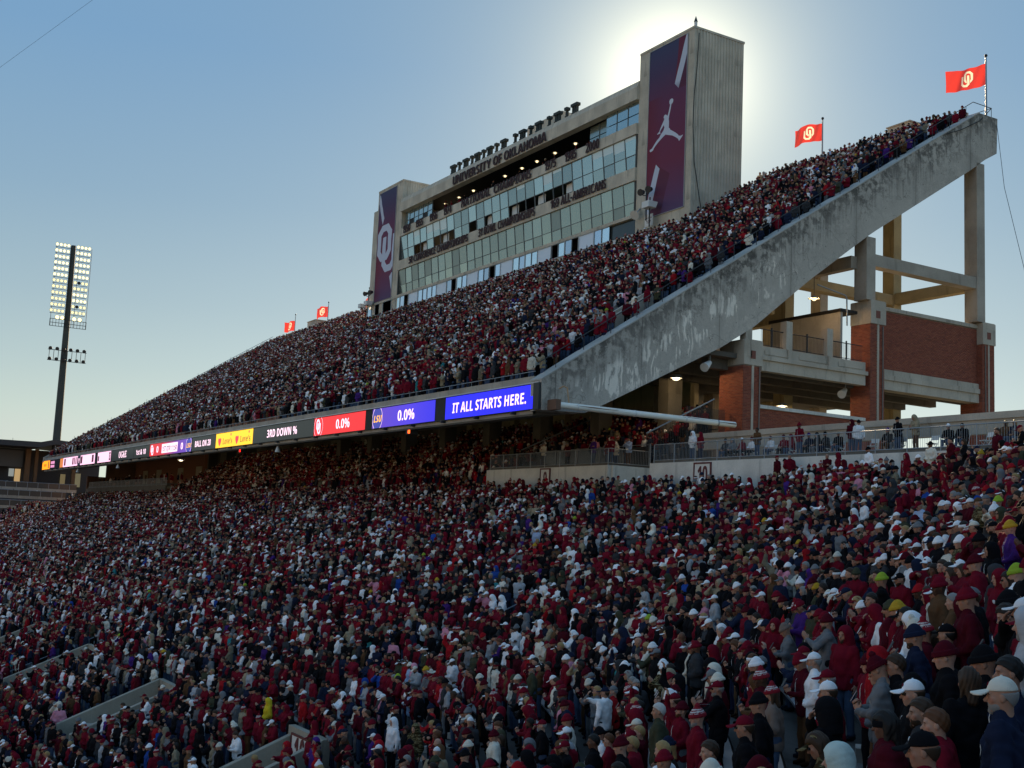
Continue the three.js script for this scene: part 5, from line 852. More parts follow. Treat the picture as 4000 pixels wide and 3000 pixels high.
function randomPerson(tone = .5) {                         // tone: neighbours tend to dress alike, dark (0) or crimson (1)
  const kR = .55 + .9 * tone, kD = 1.45 - .9 * tone;
  const jt = weighted([['hoodie', 45], ['jacket', 38], ['puffer', 17]]);
  const jc = weighted([['crimson', 30 * kR], ['maroon', 10 * kR], ['red', 4 * kR], ['black', 32 * kD], ['navy', 8 * kD], ['charcoal', 6 * kD], ['grey', 4], ['lightgrey', 3], ['white', 6.5], ['cream', 3], ['brown', 3], ['tan', 2], ['olive', 3], ['camo', 2], ['purple', 1], ['blue', .7], ['teal', .4], ['pink', .6], ['skyblue', .4]]);
  const long = rnd() < .28; let hat = weighted([['none', 24], ['beanie', 25], ['cap', 27], ['hood', 15], ['pom', 4], ['pomstripe', 4], ['cowboy', 1], ['headband', 2]]); if (hat === 'hood' && jt === 'puffer' && rnd() < .5) hat = 'beanie';
  let hc = hat === 'hood' ? jc : weighted(hat === 'cap' ? [['white', 30], ['crimson', 32], ['black', 20], ['grey', 8], ['cream', 4], ['navy', 6]] : [['crimson', 26], ['maroon', 14], ['black', 28], ['white', 11], ['cream', 6], ['grey', 9], ['navy', 5], ['olive', 2], ['lime', .7], ['gold', .8], ['red', 4]]);
  if (hat === 'pomstripe') hc = 'white'; if (hat === 'cowboy') hc = pick(['black', 'tan', 'cream']); if (hat === 'headband') hc = pick(['black', 'white', 'crimson']);
  return { pose: weighted([['pockets', 42], ['down', 20], ['crossed', 9], ['phone', 14], ['clap', 6], ['shade', 4], ['cheer', 1.2], ['point', .8]]), jt, jc, hat, hc, hair: hat === 'hood' ? 'none' : long ? 'long' : rnd() < .06 ? 'none' : 'short', hairc: weighted([['black', 22], ['dark', 26], ['brown', 26], ['blond', 12], ['grey', 9], ['auburn', 5]]), skin: weighted([[0, 30], [1, 24], [2, 22], [3, 8], [4, 10], [5, 5]]), beard: !long && rnd() < .28, glasses: rnd() < .12, legs: weighted([['denim', 40], ['black', 30], ['navy', 12], ['grey', 10], ['brown', 5]]), size: long ? rr(.90, .97) : rr(.95, 1.05) };
}

// ---------- where they stand ----------
const headAt = (w, y, s) => { const v = V(w, y, s).project(camera); return v; };
const camPos = camera.position, inView = (w, y, s, m) => { const d = V(w, y, s).sub(camPos), f = d.dot(new THREE.Vector3(0, 0, -1).applyQuaternion(camera.quaternion)); if (f < 1) return 0; const v = headAt(w, y, s); return Math.abs(v.x) < 1 + m && Math.abs(v.y) < 1 + m ? f : 0; };
const people = [], toneAt = (s, e) => clamp(.5 + 2.2 * (fbm((s + 40) / 5, (e + 80) / 4, 256, 2) - .5) + .3 * (rnd() - .5));
const facing = (s) => { const a = s < 50 ? (50 - s) / 41 : 0; return Math.atan2(-1, -a); };   // downhill: rotation about y that turns +z that way (x = dw, z = -ds)
const SPOTS = `11.49 13.45 17 10 down jacket crimson pomstripe white short grey
13.89 15.75 17 0 clap jacket black cap crimson short grey
11.24 11.88 16 0 pockets jacket black beanie black none white
9.75 10.52 16 0 pockets jacket black cap crimson short brown
10.87 10.30 15 0 pockets hoodie crimson cap white short brown
12.08 11.51 15 5 down jacket crimson cap crimson short grey
9.53 9.08 15 -20 shade hoodie black hood black short brown
8.59 8.18 15 0 phone jacket camo cap camo long brown
7.82 7.29 15 10 pockets hoodie mint hood mint none grey
11.06 9.64 14 -10 phone jacket grey pom maroon short brown
8.11 7.02 14 0 pockets puffer maroon headband black long black
9.49 7.92 14 0 down jacket black cap white short brown
8.57 7.06 14 0 down jacket charcoal none black short brown
8.28 6.64 14 5 pockets hoodie crimson none black short auburn
6.97 5.68 14 0 pockets hoodie crimson cap black short brown
9.35 6.98 13 0 pockets jacket black beanie black short brown
8.79 6.74 13 -60 pockets jacket black none black long brown
7.57 5.52 13 -15 down jacket navy cap cream short grey
9.03 6.30 12 0 pockets hoodie lightgrey hood lightgrey short grey
14.61 13.58 14 40 down hoodie crimson hood crimson short brown
21.26 19.44 12 50 down hoodie crimson beanie olive short brown
18.24 16.04 12 -10 crossed jacket black beanie lime short brown
19.54 16.66 12 30 pockets hoodie crimson cap black short brown
12.24 10.03 13 0 pockets puffer maroon pomstripe white short brown
12.30 9.79 13 -40 crossed jacket black cap black short black
17.2 11.8 10 20 phone jacket brown none black short brown
12.57 10.22 13 0 pockets puffer taupe none black long brown
13.78 10.49 12 -10 pockets hoodie black cap grey short brown
19.17 13.80 9 0 pockets jacket purple beanie gold short brown
8.63 6.23 13 0 down jacket navy none black short black
16.20 15.46 14 0 clap jacket grey beanie maroon short brown
9.87 8.21 14 10 pockets jacket black beanie black short brown
9.84 7.79 13 0 pockets hoodie black beanie maroon short brown
11.18 9.55 14 5 pockets jacket black none cream short brown
11.56 9.60 13 0 pockets jacket navy beanie navy short brown
12.50 9.59 12 0 pockets jacket maroon pom crimson short brown
12.91 13.38 16 0 pockets jacket taupe pomstripe white long brown
13.50 13.10 15 0 pockets jacket white cap white short grey
16.89 23.19 20 -35 point hoodie white cap navy short brown
12.73 15.89 18 0 down jacket olive none black short white
11.46 15.17 19 0 pockets jacket black beanie maroon short brown
13.22 17.89 20 0 pockets jacket crimson none black short auburn
12.62 17.57 20 0 down jacket black none black short black
16.48 32.09 26 40 down hoodie camo hood grey short brown
16.44 33.51 26 30 down jacket white hood grey short black
17.32 23.40 20 0 down jacket red cap grey short grey
14.64 24.42 23 10 down hoodie cream beanie maroon short brown
19.95 29.35 20 0 down jacket crimson beanie white short brown
20.34 30.83 21 0 pockets jacket crimson none black short black
19.54 30.54 21 0 down jacket olive cap maroon short grey
20.53 40.08 24 20 phone puffer lightgrey cap cream short brown
15.48 23.64 22 0 shade jacket black cap crimson short grey
25.93 38.52 18 20 pockets hoodie crimson hood crimson short brown
16.92 45.78 29 0 pockets hoodie yellow hood yellow short brown
16.10 45.62 30 10 pockets hoodie crimson hood crimson short brown
17.49 43.56 28 10 down jacket red beanie crimson short brown
16.68 40.31 29 10 pockets hoodie crimson hood crimson short brown
16.16 42.96 30 10 phone hoodie crimson cap white short brown
14.82 43.05 31 15 phone hoodie white none black short brown
17.03 64.29 29 0 pockets jacket purple cap grey short brown
27.02 45.67 18 0 phone hoodie white hood white short brown
26.97 44.78 18 0 phone hoodie white hood white short brown
25.05 39.75 19 -10 pockets hoodie grey hood grey short brown
24.53 31.56 16 -30 phone hoodie skyblue cap cream short brown
18.33 20.98 17 10 pockets hoodie crimson hood crimson short brown
18.29 18.98 15 60 pockets hoodie crimson hood crimson short brown
18.06 18.30 15 0 phone jacket grey beanie taupe short brown
24.02 27.46 15 0 pockets hoodie lightgrey cap white short brown
22.49 23.82 14 20 pockets jacket crimson cap white short brown
24.15 24.88 13 20 down puffer navy cap grey short brown
33.02 29.81 6 0 pockets hoodie white cap cream short brown
32.28 27.62 6 0 pockets hoodie crimson hood crimson short brown
32.53 27.56 5 -30 pockets hoodie crimson none black short black
38.44 39.22 4 60 down jacket crimson cap crimson short brown
40.92 44.46 2 0 pockets hoodie crimson hood crimson short brown
35.02 30.28 4 20 pockets hoodie charcoal hood charcoal short brown
40.02 33.92 0 10 down jacket crimson hood crimson short brown
36.18 28.90 2 -40 pockets hoodie red none black long brown
36.88 28.77 1 30 down jacket black none black short brown
25.21 19.07 7 0 pockets jacket camo cap brown short grey
21.63 19.92 12 0 pockets jacket black none black short brown`.trim().split('\n').map((l) => l.split(' '));
const PATHS = `46.00 55.02 1 pockets hoodie white hood white 0
46.00 54.29 1 pockets hoodie crimson hood crimson 0
46.70 52.78 0 seat jacket charcoal beanie charcoal 0
46.70 52.20 0 seat hoodie grey hood grey 0
46.70 51.33 0 seat jacket crimson cap white 0
46.70 50.51 0 seat jacket white beanie maroon 0
46.00 49.41 1 pockets jacket brown none black 0
46.70 49.01 0 seat jacket white cap maroon 0
46.70 47.97 0 seat jacket crimson beanie maroon 0
46.70 47.39 0 seat hoodie crimson hood crimson 0
46.00 46.14 1 pockets jacket crimson pom crimson 0
46.70 46.05 0 seat jacket navy beanie purple 0
46.70 45.45 0 seat hoodie black hood black 0
46.70 44.85 0 seat jacket black beanie black 0
46.70 43.95 0 seat jacket black cap tan 0
46.00 42.46 1 pockets hoodie maroon hood maroon 0
46.00 42.02 1 down hoodie white beanie black 40
46.70 40.68 0 seat jacket black beanie purple 0
46.00 39.48 1 pockets jacket black beanie black 0
46.70 39.94 0 seat jacket charcoal beanie black 0
46.00 38.41 1 phone hoodie tan hood tan 0
46.70 37.03 0 seat jacket black beanie white 0
46.70 36.24 0 seat puffer black cap black 0
46.70 33.89 0 seat jacket brown none blond 0
46.70 33.41 0 seat jacket navy none blond 0`.trim().split('\n').map((l) => l.split(' '));
for (const [w, s, k, turn, pose, jt, jc, hat, hc, hair, hairc] of SPOTS) {
  const h = randomPerson(), female = hair === 'long';
  people.push({ ...h, w: +w, s: +s, y: rowY(+k), ry: facing(+s) + (+turn) * D2R, pose, jt, jc, hat, hc: hat === 'hood' ? jc : hc, hair: hat === 'hood' ? 'none' : hair, hairc: HAIR[hairc] ? hairc : 'brown', skin: hairc === 'black' && rnd() < .5 ? 4 : pick([0, 1, 2]), beard: !female && (hairc === 'grey' || rnd() < .3), size: female ? .94 : rr(.98, 1.03), fixed: true, where: 'bowl' });
}
for (const [w, s, up, pose, jt, jc, hat, hc, turn] of PATHS) {
  const h = randomPerson(), blond = hc === 'blond', seated = up === '0';
  people.push({ ...h, w: +w, s: +s, y: 4.75, ry: facing(90) + (rr(-14, 14) + (+turn)) * D2R, pose, jt, jc, hat, hc: blond ? 'black' : hat === 'hood' ? jc : hc, hair: hat === 'hood' ? 'none' : blond ? 'long' : 'short', hairc: blond ? 'blond' : 'dark', size: seated ? 1 : rr(.98, 1.03), fixed: true, where: seated ? 'seat' : 'walk' });
}
people.push({ ...randomPerson(), w: 75.9, s: 58.9, y: 33.45, ry: facing(90) + .3, pose: 'down', jt: 'jacket', jc: 'black', hat: 'cap', hc: 'black', hair: 'short', hairc: 'dark', size: 1, fixed: true, where: 'top' });
for (const p of people) { p.d = V(p.w, p.y + 1.5, p.s).distanceTo(camPos); const v = headAt(p.w, p.y + (p.pose === 'seat' ? 1.2 : 1.62) * p.size, p.s); p.px = v.x; p.py = v.y; }
const kept = people.filter((p) => p.where === 'bowl');
const blocks = (w, y, s) => { const d = V(w, y + 1.5, s).distanceTo(camPos); if (d > 52) return false; const v = headAt(w, y + 1.7, s); for (const p of kept) if (d < p.d - .3 && Math.abs(v.x - p.px) < (.24 / d + .13 / p.d) / .436 && v.y > p.py - (p.pose === 'point' ? .75 : .34) / p.d / .327) return true; return false; };
const taken = people.map((p) => [p.w, p.s]);
const free = (w, s) => { for (const t of taken) if (Math.abs(t[0] - w) < .5 && Math.abs(t[1] - s) < .5 && Math.hypot(t[0] - w, t[1] - s) < .46) return false; return true; };
const aisle = (s) => { const a = ((s % 11.3) + 11.3) % 11.3; return a < .95; };
function seatRow(k, sLo, sHi) {
  const e = rowE(k), y = rowY(k);
  for (let s = sHi - rnd() * .4; s > sLo;) {
    const sl = s < 50 ? (50 - s) / 41 : 0; s -= rr(.46, .58) / Math.hypot(1, sl);
    const w = e - inner(s) + rr(-.06, .06); if (w < -3 || (k >= 0 && w > 43.35) || inVom(w, s, VOMS, .35) || (aisle(s) && rnd() < .93) || rnd() < .055) continue;
    const f = inView(w, y + 1.5, s, .12); if (!f || f < 6.6) continue;
    if (!free(w, s) || blocks(w, y, s)) continue;
    people.push({ ...randomPerson(toneAt(s, e)), w, s, y: k === 0 && rnd() < .33 ? y + .48 : y, ry: facing(s) + (rnd() < .05 ? rr(-2.6, 2.6) : rr(-.42, .42)), where: 'bowl' });
  }
}
for (let k = 0; k < 52; k++) seatRow(k, -6, 216.5);
for (let k = -1; k >= -11; k--) { seatRow(k, 76.4, 164.5); if (rowE(k) > 48.4) seatRow(k, 61.9, 75.5); }
for (let k = 0; k <= 45; k++) {
  const w0 = deckW(k) + .05, y = deckY(k);
  for (let s = 216.5; s > 58.6;) {
    s -= rr(.50, .64); const w = w0 + rr(-.08, .08);
    if (w > 66.4 && s > 80.8 && s < 152.8) continue; if (inVom(w, s, DVOMS, .3) || (((s + 4) % 10.4) < .85 && rnd() < .9) || rnd() < .06) continue;
    if (!inView(w, y + 1.5, s, .08)) continue;
    const rp = randomPerson(toneAt(s, w) * .7); rp.size *= 1.05; people.push({ ...rp, w, s, y, ry: facing(90) + (rnd() < .05 ? rr(-2.6, 2.6) : rr(-.42, .42)), where: 'deck' });
  }
}
for (let i = 0; i < 46; i++) people.push({ ...randomPerson(), w: rr(44.6, 47), s: i < 12 ? rr(62, 75) : rr(166, 215), y: i < 12 ? 4.75 : 4.6, ry: facing(90) + rr(-.5, .5), where: 'path' });
for (let i = 0; i < 40; i++) people.push({ ...randomPerson(), w: rr(68.2, 72), s: rr(99, 134), y: 40.45, ry: facing(90) + rr(-.5, .5), where: 'gallery' });
for (let i = 0; i < 900; i++) { const e = rr(0, 1), w = rr(-8, 43), s = 218 + e * 11; people.push({ ...randomPerson(.4), w, s, y: Math.min(TOPY - GRADE * (44 - w) + e * 1.2, -.3 + e * .5) , ry: facing(90) + rr(-.6, .6), where: 'far' }); }
for (let i = 0; i < 170; i++) { const tier = pick([[230.8, .1], [234.2, 2.0], [238, 3.6]]); people.push({ ...randomPerson(), w: rr(18, 45), s: tier[0] + rr(.2, 1.6), y: tier[1] + .1, ry: facing(90) + rr(-1, 1), where: 'far' }); }

// ---------- 300 nearest as people of their own, the rest one crowd ----------
for (const p of people) { p.d = V(p.w, p.y + 1.5, p.s).distanceTo(camPos); const v = headAt(p.w, p.y + (p.pose === 'seat' ? 1.2 : 1.62) * p.size, p.s); p.px = v.x; p.py = v.y; p.shown = Math.abs(v.x) < 1.0 && v.y > -1.03 && v.y < 1; }
const near = people.filter((p) => p.shown && !p.fixed && p.where === 'bowl').sort((a, b) => a.d - b.d);
const soloists = people.filter((p) => p.fixed && p.shown); soloists.push(...near.slice(0, 296 - soloists.length));
const solo = new Set(soloists);
const hats = { beanie: 'beanie', pom: 'pom hat', pomstripe: 'striped pom hat', cap: 'cap', cowboy: 'wide brimmed hat', headband: 'headband' };
const cname = (c) => ({ lightgrey: 'light grey', skyblue: 'pale blue', lime: 'lime green', gold: 'golden', mint: 'pale mint', camo: 'mottled tan', red: 'bright red' }[c] || c);
const coatName = (p) => cname(p.jc) + ' ' + (p.jt === 'hoodie' ? 'hoodie' : p.jt === 'puffer' ? 'puffer coat' : 'jacket');
const headName = (p) => p.hat === 'hood' ? 'hood up' : p.hat === 'none' ? (p.hair === 'none' ? 'bald head' : p.hair + ' ' + cname(p.hairc) + ' hair') : p.hat === 'pomstripe' ? 'striped pom hat' : cname(p.hc) + ' ' + hats[p.hat];
const brief = (p) => coatName(p) + (p.hat === 'hood' ? ' with ' : ' and ') + headName(p);
const poseName = { down: 'arms down', pockets: 'hands in pockets', crossed: 'arms crossed', phone: 'hands held in front', shade: 'one hand at the face', point: 'pointing', clap: 'clapping', cheer: 'one arm raised', seat: 'sitting' };
{
  const key = (f) => { const m = new Map(); for (const p of soloists) m.set(f(p), (m.get(f(p)) || 0) + 1); return m; }, k1 = key(brief), used = new Set();
  for (const p of soloists) {
    const b = brief(p), cands = [], place = p.where === 'seat' || p.where === 'walk' ? ' behind the walkway railing' : p.where === 'top' ? ' at the top corner below the flag' : '';
    if (place) cands.push(`person in ${b},${place}`, `person in ${b}, ${poseName[p.pose]}${place}`);
    if (k1.get(b) === 1 && !place) cands.push(`person in ${b}, ${poseName[p.pose]}`);
    const nb = soloists.filter((q) => q !== p).map((q) => [Math.hypot(q.px - p.px, (q.py - p.py) * .75), q]).sort((x, y) => x[0] - y[0]).slice(0, 10);
    for (const [, q] of nb) { const dx = p.px - q.px, dy = (p.py - q.py) * .75, rel = Math.abs(dx) > Math.abs(dy) ? (dx < 0 ? 'left of' : 'right of') : (dy > 0 ? 'above' : 'below'); if (k1.get(brief(q)) === 1) cands.push(`person in ${b}, ${rel} one in ${brief(q)}`); }
    for (const [, q] of nb) { const dx = p.px - q.px, rel = dx < 0 ? 'left of' : 'right of'; cands.push(`person in ${b}, ${poseName[p.pose]}, ${rel} one in ${coatName(q)}`); }
    for (const [, q] of nb.slice(0, 6)) for (const [, r] of nb.slice(0, 8)) if (q !== r && q.px < p.px && r.px > p.px) cands.push(`person in ${b}, between ${coatName(q)} and ${coatName(r)}`);
    p.label = cands.find((c) => !used.has(c) && c.split(' ').length <= 16) || `person in ${b}, seen ${Math.round((p.px + 1) * 50)} percent across, ${Math.round((1 - p.py) * 50)} down`; used.add(p.label);
  }
}
const decals = { };
function decal(pose, kind, dirn, cx, cy, wd, ht, draw) {       // flat print laid on the cloth
  const f = coatField(pose, kind), g = new THREE.PlaneGeometry(wd, ht, 14, 14), p = g.attributes.position;
  for (let i = 0; i < p.count; i++) { const x = cx + dirn * p.getX(i), y = cy + p.getY(i); let z = dirn * .42; for (let n = 0; n < 60; n++) { const d = f(x, y, z); if (d < .001) break; z -= dirn * Math.max(d * .8, .002); } p.setXYZ(i, x, y, z + dirn * .012); }
  g.computeVertexNormals(); return [g, new THREE.MeshStandardMaterial({ map: canvasTex(256, 256, (x, w, h) => { x.clearRect(0, 0, w, h); draw(x, w, h); }), alphaTest: .5, transparent: false, roughness: .9, side: THREE.DoubleSide })];
}
const num = (str, px, c) => (x, w, h) => { x.textAlign = 'center'; x.textBaseline = 'middle'; x.font = 'bold ' + px + 'px sans-serif'; x.fillStyle = c; x.fillText(str, w / 2, h / 2); };
const small = (pose, kind, dirn, cx, cy, wd, ht) => memo('sm' + pose + kind + dirn + cx, () => { const f = coatField(pose, kind), g = new THREE.CircleGeometry(.5, 18), p = g.attributes.position; for (let i = 0; i < p.count; i++) { const x = cx + dirn * p.getX(i) * wd, y = cy + p.getY(i) * ht; let z = dirn * .42; for (let n = 0; n < 60; n++) { const d = f(x, y, z); if (d < .001) break; z -= dirn * Math.max(d * .8, .002); } p.setXYZ(i, x, y, z + dirn * .010); } g.computeVertexNormals(); return g; });
const strip = (pose, kind, x0) => memo('zip' + pose + kind + x0, () => { const f = coatField(pose, kind), g = new THREE.PlaneGeometry(.012, .42, 1, 22), p = g.attributes.position, r = rigs[pose]; for (let i = 0; i < p.count; i++) { const x = x0 + p.getX(i), y = r.chest[1] - .12 + p.getY(i); let z = .45; for (let n = 0; n < 70; n++) { const d = f(x, y, z); if (d < .001) break; z -= Math.max(d * .8, .002); } p.setXYZ(i, x, y, z + .007); } g.computeVertexNormals(); return g; });
const capBadge = memo('badge', () => { const g = new THREE.SphereGeometry(1, 12, 8); g.scale(.021, .018, .006); g.rotateX(-.35); g.translate(0, .232, .083); return g; });
const PRINTS = [['point', (x, w, h) => ou(x, w / 2, h / 2, h * .95, '#7a1420', '#f4f0f0'), 16.17, 1, 1.30, .26, .30], ['down', num('85', 200, '#e9e5e6'), 35.93, -1, 1.24, .34, .34], ['down', num('9', 220, '#22203a'), 16.08, -1, 1.24, .28, .30], ['pockets', num('10', 180, '#e6dfe0'), 24.67, -1, 1.24, .30, .32], ['down', num('9', 220, '#e6dfe0'), 19.20, 1, 1.28, .16, .18]];
soloists.sort((a, b) => a.d - b.d); const phoneUsed = new Set();
soloists.forEach((p, i) => {
  const q = i < 26 ? 'hi' : 'lo', g = thing('person', p.label, 'person', V(p.w, p.y, p.s), p.where === 'seat' ? 'people sitting along the walkway' : p.where === 'walk' ? 'people standing along the walkway' : 'fans standing in the lower stand');
  g.rotation.y = p.ry; g.scale.setScalar(p.size);
  const put = (name, geo, m, onHead) => { const o = shade(new THREE.Mesh(geo, m)); o.name = name; if (onHead) { rigs[p.pose].head.decompose(o.position, o.quaternion, o.scale); } g.add(o); return o; };
  put('body', bodyGeo(p.pose, q), skinMat(p.skin)); put('coat', coatGeo(p.pose, p.jt, q), clothMat(p.jc)); put('trousers', legGeo(p.pose, q), trouserMat(p.legs));
  if (p.hair !== 'none') { if (p.hat === 'none' || p.hat === 'headband' || p.hair === 'long' || p.hat === 'cap') put('hair', wearGeo(p.hair === 'short' && p.hat === 'cap' ? 'fringe' : p.hair, q), hairMat(p.hairc), true); }
  if (p.hat === 'pomstripe') put('pom_hat', stripeGeo(q), stripeMat, true); else if (p.hat !== 'none') put(p.hat === 'cowboy' ? 'brimmed_hat' : p.hat === 'pom' ? 'pom_hat' : p.hat, wearGeo(p.hat, q), clothMat(p.hc), true);
  if (p.jt !== 'hoodie' && p.pose !== 'crossed' && i % 4 !== 3) put('zip', strip(p.pose, p.jt, 0), M('zip', i % 2 ? [.5, .5, .5] : [.02, .02, .02], .4));
  if (p.hat === 'cap' && i % 5 < 4) put('cap_badge', capBadge, clothMat(['crimson', 'maroon', 'black', 'navy', 'red'].includes(p.hc) ? 'white' : 'crimson'), true);
  if (!p.fixed && p.jt !== 'puffer' && i % 3 === 0) put('chest_badge', small(p.pose, p.jt, 1, .07, 1.30, .05, .06), clothMat(['white', 'cream', 'lightgrey', 'grey', 'mint', 'skyblue'].includes(p.jc) ? 'crimson' : 'white'));
  if (p.pose === 'phone' && p.d < 34 && p.where === 'bowl' && !phoneUsed.has(brief(p))) {
    phoneUsed.add(brief(p));
    const ph = thing('phone', `dark phone held by person in ${brief(p)}`, 'phone', V(p.w, p.y, p.s), 'phones held in the crowd'), gm = new THREE.Mesh(memo('phone', () => { const g = new THREE.BoxGeometry(.076, .155, .009); g.rotateX(-.5); g.translate(0, 1.315, .385); return g; }), blackSteel), sc = new THREE.Mesh(memo('phsc', () => { const g = new THREE.PlaneGeometry(.068, .142); g.rotateY(Math.PI); g.translate(0, 0, -.0055); g.rotateX(-.5); g.translate(0, 1.315, .385); return g; }), M('phone screen', [.02, .02, .03], .15, { emissive: new THREE.Color(.5, .6, .8), emissiveIntensity: .12 })); gm.name = 'case'; sc.name = 'screen'; ph.add(shade(gm), shade(sc)); ph.rotation.y = p.ry; ph.scale.setScalar(p.size);
  }
  if (p.beard) put('beard', wearGeo('beard', q), hairMat(p.hairc), true); if (p.glasses) put('sunglasses', wearGeo('glasses', q), M('lens', [.01, .01, .012], .15), true);
  for (const [pose, draw, w, dirn, cy, wd, ht] of PRINTS) if (p.fixed && pose === p.pose && Math.abs(p.w - w) < .006) { const [dg, dm] = decal(p.pose, p.jt, dirn, 0, cy, wd, ht, draw); put('print', dg, dm); }
});
{
  const crowd = thing('crowd', 'thousands of fans in crimson, black and white filling both decks', null, new THREE.Vector3(0, 0, 0), null, 'stuff');
  const lists = new Map(), m4 = new THREE.Matrix4(), qt = new THREE.Quaternion(), up = new THREE.Vector3(0, 1, 0);
  const addTo = (name, key, geo, m, mt, c) => { let l = lists.get(key); if (!l) lists.set(key, l = { name, geo, m, mt: [], c: [] }); l.mt.push(mt); l.c.push(c); };
  const wCloth = M('w cloth', [1, 1, 1], .92, { map: worn }), wSkin = M('w skin', [1, 1, 1], .6, { vertexColors: true }), wHair = M('w hair', [1, 1, 1], .65), wLeg = M('w leg', [1, 1, 1], .9, { vertexColors: true });
  for (const p of people) {
    if (solo.has(p)) continue;
    const t = new THREE.Matrix4().compose(V(p.w, p.y, p.s), qt.setFromAxisAngle(up, p.ry), new THREE.Vector3(1, 1, 1).multiplyScalar(p.size)), th = t.clone().multiply(rigs[p.pose].head), j = rr(.82, 1.2), tint = (c, k = j) => [c[0] * k, c[1] * k, c[2] * k];
    addTo('bodies', 'b' + p.pose, () => bodyGeo(p.pose, 'lo'), wSkin, t, SKIN[p.skin]); addTo('coats', 'c' + p.pose + p.jt, () => coatGeo(p.pose, p.jt, 'lo'), wCloth, t, tint(CLOTH[p.jc]));
    if (p.d < 110) addTo('trousers', 'l' + p.pose, () => legGeo(p.pose, 'lo'), wLeg, t, CLOTH[p.legs]);
    if (p.hair !== 'none' && (p.hat === 'none' || p.hat === 'headband' || p.hair === 'long')) addTo('hair', 'h' + p.hair, () => wearGeo(p.hair, 'lo'), wHair, th, HAIR[p.hairc]);
    if (p.hat === 'pomstripe') addTo('hats', 'ps', () => stripeGeo('lo'), stripeMat, th, [1, 1, 1]); else if (p.hat !== 'none') addTo('hats', 'w' + p.hat, () => wearGeo(p.hat, 'lo'), wCloth, th, tint(CLOTH[p.hc], p.hat === 'hood' ? j : rr(.85, 1.1)));
    if (p.beard && p.d < 90) addTo('beards', 'bd', () => wearGeo('beard', 'lo'), wHair, th, HAIR[p.hairc]);
  }
  const c = new THREE.Color();
  for (const l of lists.values()) { const im = new THREE.InstancedMesh(l.geo(), l.m, l.mt.length); l.mt.forEach((m, i) => { im.setMatrixAt(i, m); im.setColorAt(i, c.setRGB(...l.c[i])); }); im.name = l.name; shade(im); tag(im, null, null, null, 'stuff'); crowd.add(im); }
  console.log('people', people.length, 'solo', soloists.length, 'lists', lists.size);
}

// folding chairs along the walkway
{
  let first = null; const spots = [...soloists.filter((p) => p.where === 'seat').map((p) => [p.w, p.s, p.ry, 'under person in ' + brief(p)]), [46.6, 34.9, facing(90) - .35, 'empty, between the seated pairs at right'], [46.6, 41.6, facing(90) + .2, 'empty, right of the person in white hoodie'], [46.7, 38.0, facing(90), 'empty, behind person in tan hooded coat']];
  spots.forEach(([w, s, ry, where], i) => {
    let t;
    if (!first) {
      t = first = thing('folding_chair', '', 'chair', V(w, 4.75, s), 'white folding chairs on the walkway'); const b = t.position.clone(), at0 = (x, y, z) => new THREE.Vector3(x, y, z).add(b);
      const rb = (W, H, D, x, y, z, rx) => { const g = new THREE.BoxGeometry(W, H, D); if (rx) g.rotateX(rx); g.translate(x + b.x, y + b.y, z + b.z); return g; };
      part(t, 'seat', rb(.42, .03, .40, 0, .44, .04, -.05), whitePlain); part(t, 'backrest', rb(.40, .22, .025, 0, .74, -.22, -.16), whitePlain);
      for (const x of [-.22, .22]) { part(t, 'leg', tube([at0(x, .0, .24), at0(x, .44, -.1), at0(x, .86, -.25)], .013, 6), whitePlain); part(t, 'leg', tube([at0(x * .92, .0, -.26), at0(x * .92, .43, .18)], .013, 6), whitePlain); } part(t, 'stretcher', tube([at0(-.21, .16, .12), at0(.21, .16, .12)], .01, 5), whitePlain);
    } else { t = first.clone(); t.name = numbered('folding_chair'); t.position.copy(V(w, 4.75, s)); scene.add(t); }
    t.rotation.y = ry; t.userData = { ...t.userData, label: 'white folding chair ' + where };
  });
}
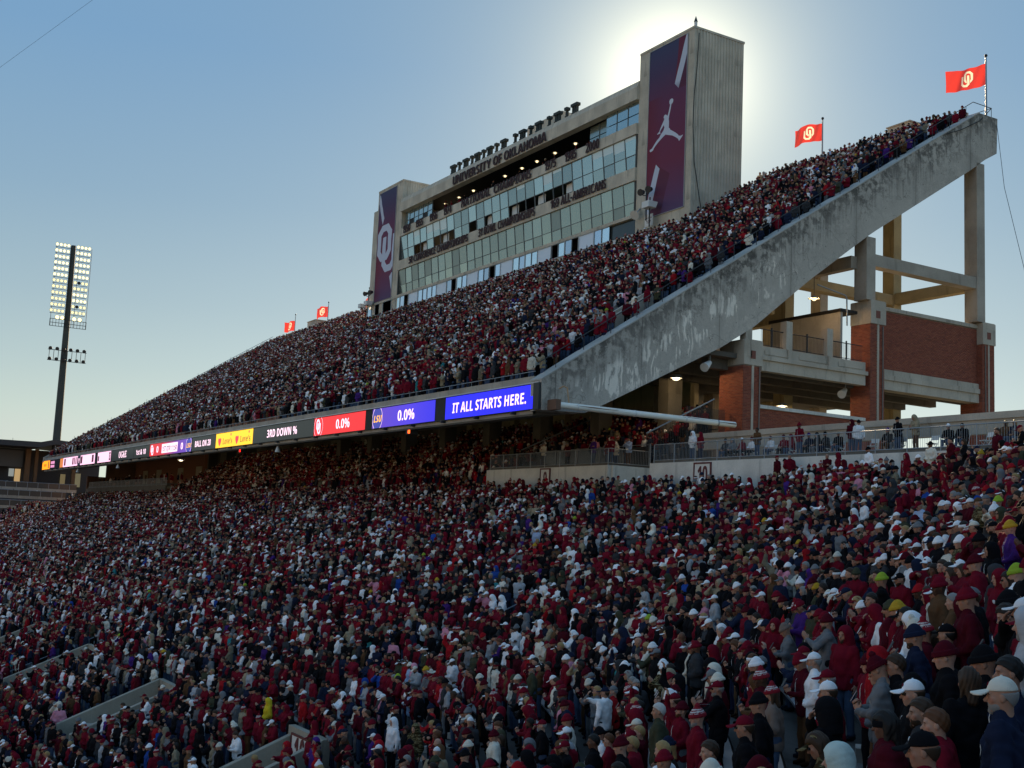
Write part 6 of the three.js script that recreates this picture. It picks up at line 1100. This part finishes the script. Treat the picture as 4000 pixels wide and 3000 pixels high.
// aisle handrails
{
  const blueSteel = mat([.20, .24, .29], .45, { metalness: .4 }); let n = 0;
  const rail = (label, pts, r, group) => { const t = thing('aisle_handrail', label, 'handrail', pts[0], group); const h = new THREE.Vector3(0, .92, 0); const top = pts.map((p) => p.clone().add(h)); part(t, 'rail', tube([pts[0], top[0], ...top.slice(1), pts[pts.length - 1]], r, 8), blueSteel); if (pts.length > 2 || true) { const m = pts[0].clone().lerp(pts[pts.length - 1], .5); part(t, 'post', tube([m, m.clone().add(h)], r * .9, 7), blueSteel); } };
  const list = [], railUsed = new Set(), ord = ['first', 'second', 'third', 'fourth', 'fifth', 'sixth', 'seventh'];
  for (let s0 = 11.3 * 1 + .37; s0 < 215; s0 += 11.3) for (let k = 2; k < 40; k += 6) list.push([s0, k]);
  for (const [s0, k] of list) {
    const P = (kk) => V(rowE(kk) - inner(s0), rowY(kk), s0), a = P(k + 3.4), b = P(k); if (b.x > 43 || a.x < -2 || !inView(a.x, a.y - EYE + .9, s0, .02)) continue;
    if (a.distanceTo(camPos) > 90) continue; const v = headAt(a.x, a.y - EYE + .9, s0);
    const nb = soloists.map((p) => [Math.hypot(p.px - v.x, (p.py - v.y) * .75), p]).sort((x, y) => x[0] - y[0]).slice(0, 40).map((x) => 'blue grey aisle handrail beside person in ' + brief(x[1])); const lab = nb.find((l) => !railUsed.has(l) && l.split(' ').length < 17) || nb[0]; railUsed.add(lab);
    rail(lab, [a, b], .028, 'handrails on the lower stand aisles');
  }
  for (let s0 = 64.8; s0 < 130; s0 += 10.4) for (let k = 1; k < 36; k += 9) { const P = (kk) => V(deckW(kk), deckY(kk), s0 - .0); if (inVom(deckW(k + 2), s0, DVOMS, 1.5)) continue; rail(`blue grey handrail, ${ord[Math.round((s0 - 64.8) / 10.4)]} upper deck aisle from the end beam, ${['bottom', 'lower middle', 'upper middle', 'top'][(k - 1) / 9]} section`, [P(k), P(k + 4.4)], .03, 'handrails on the upper deck aisles'); }
}
renderer.render(scene, camera);
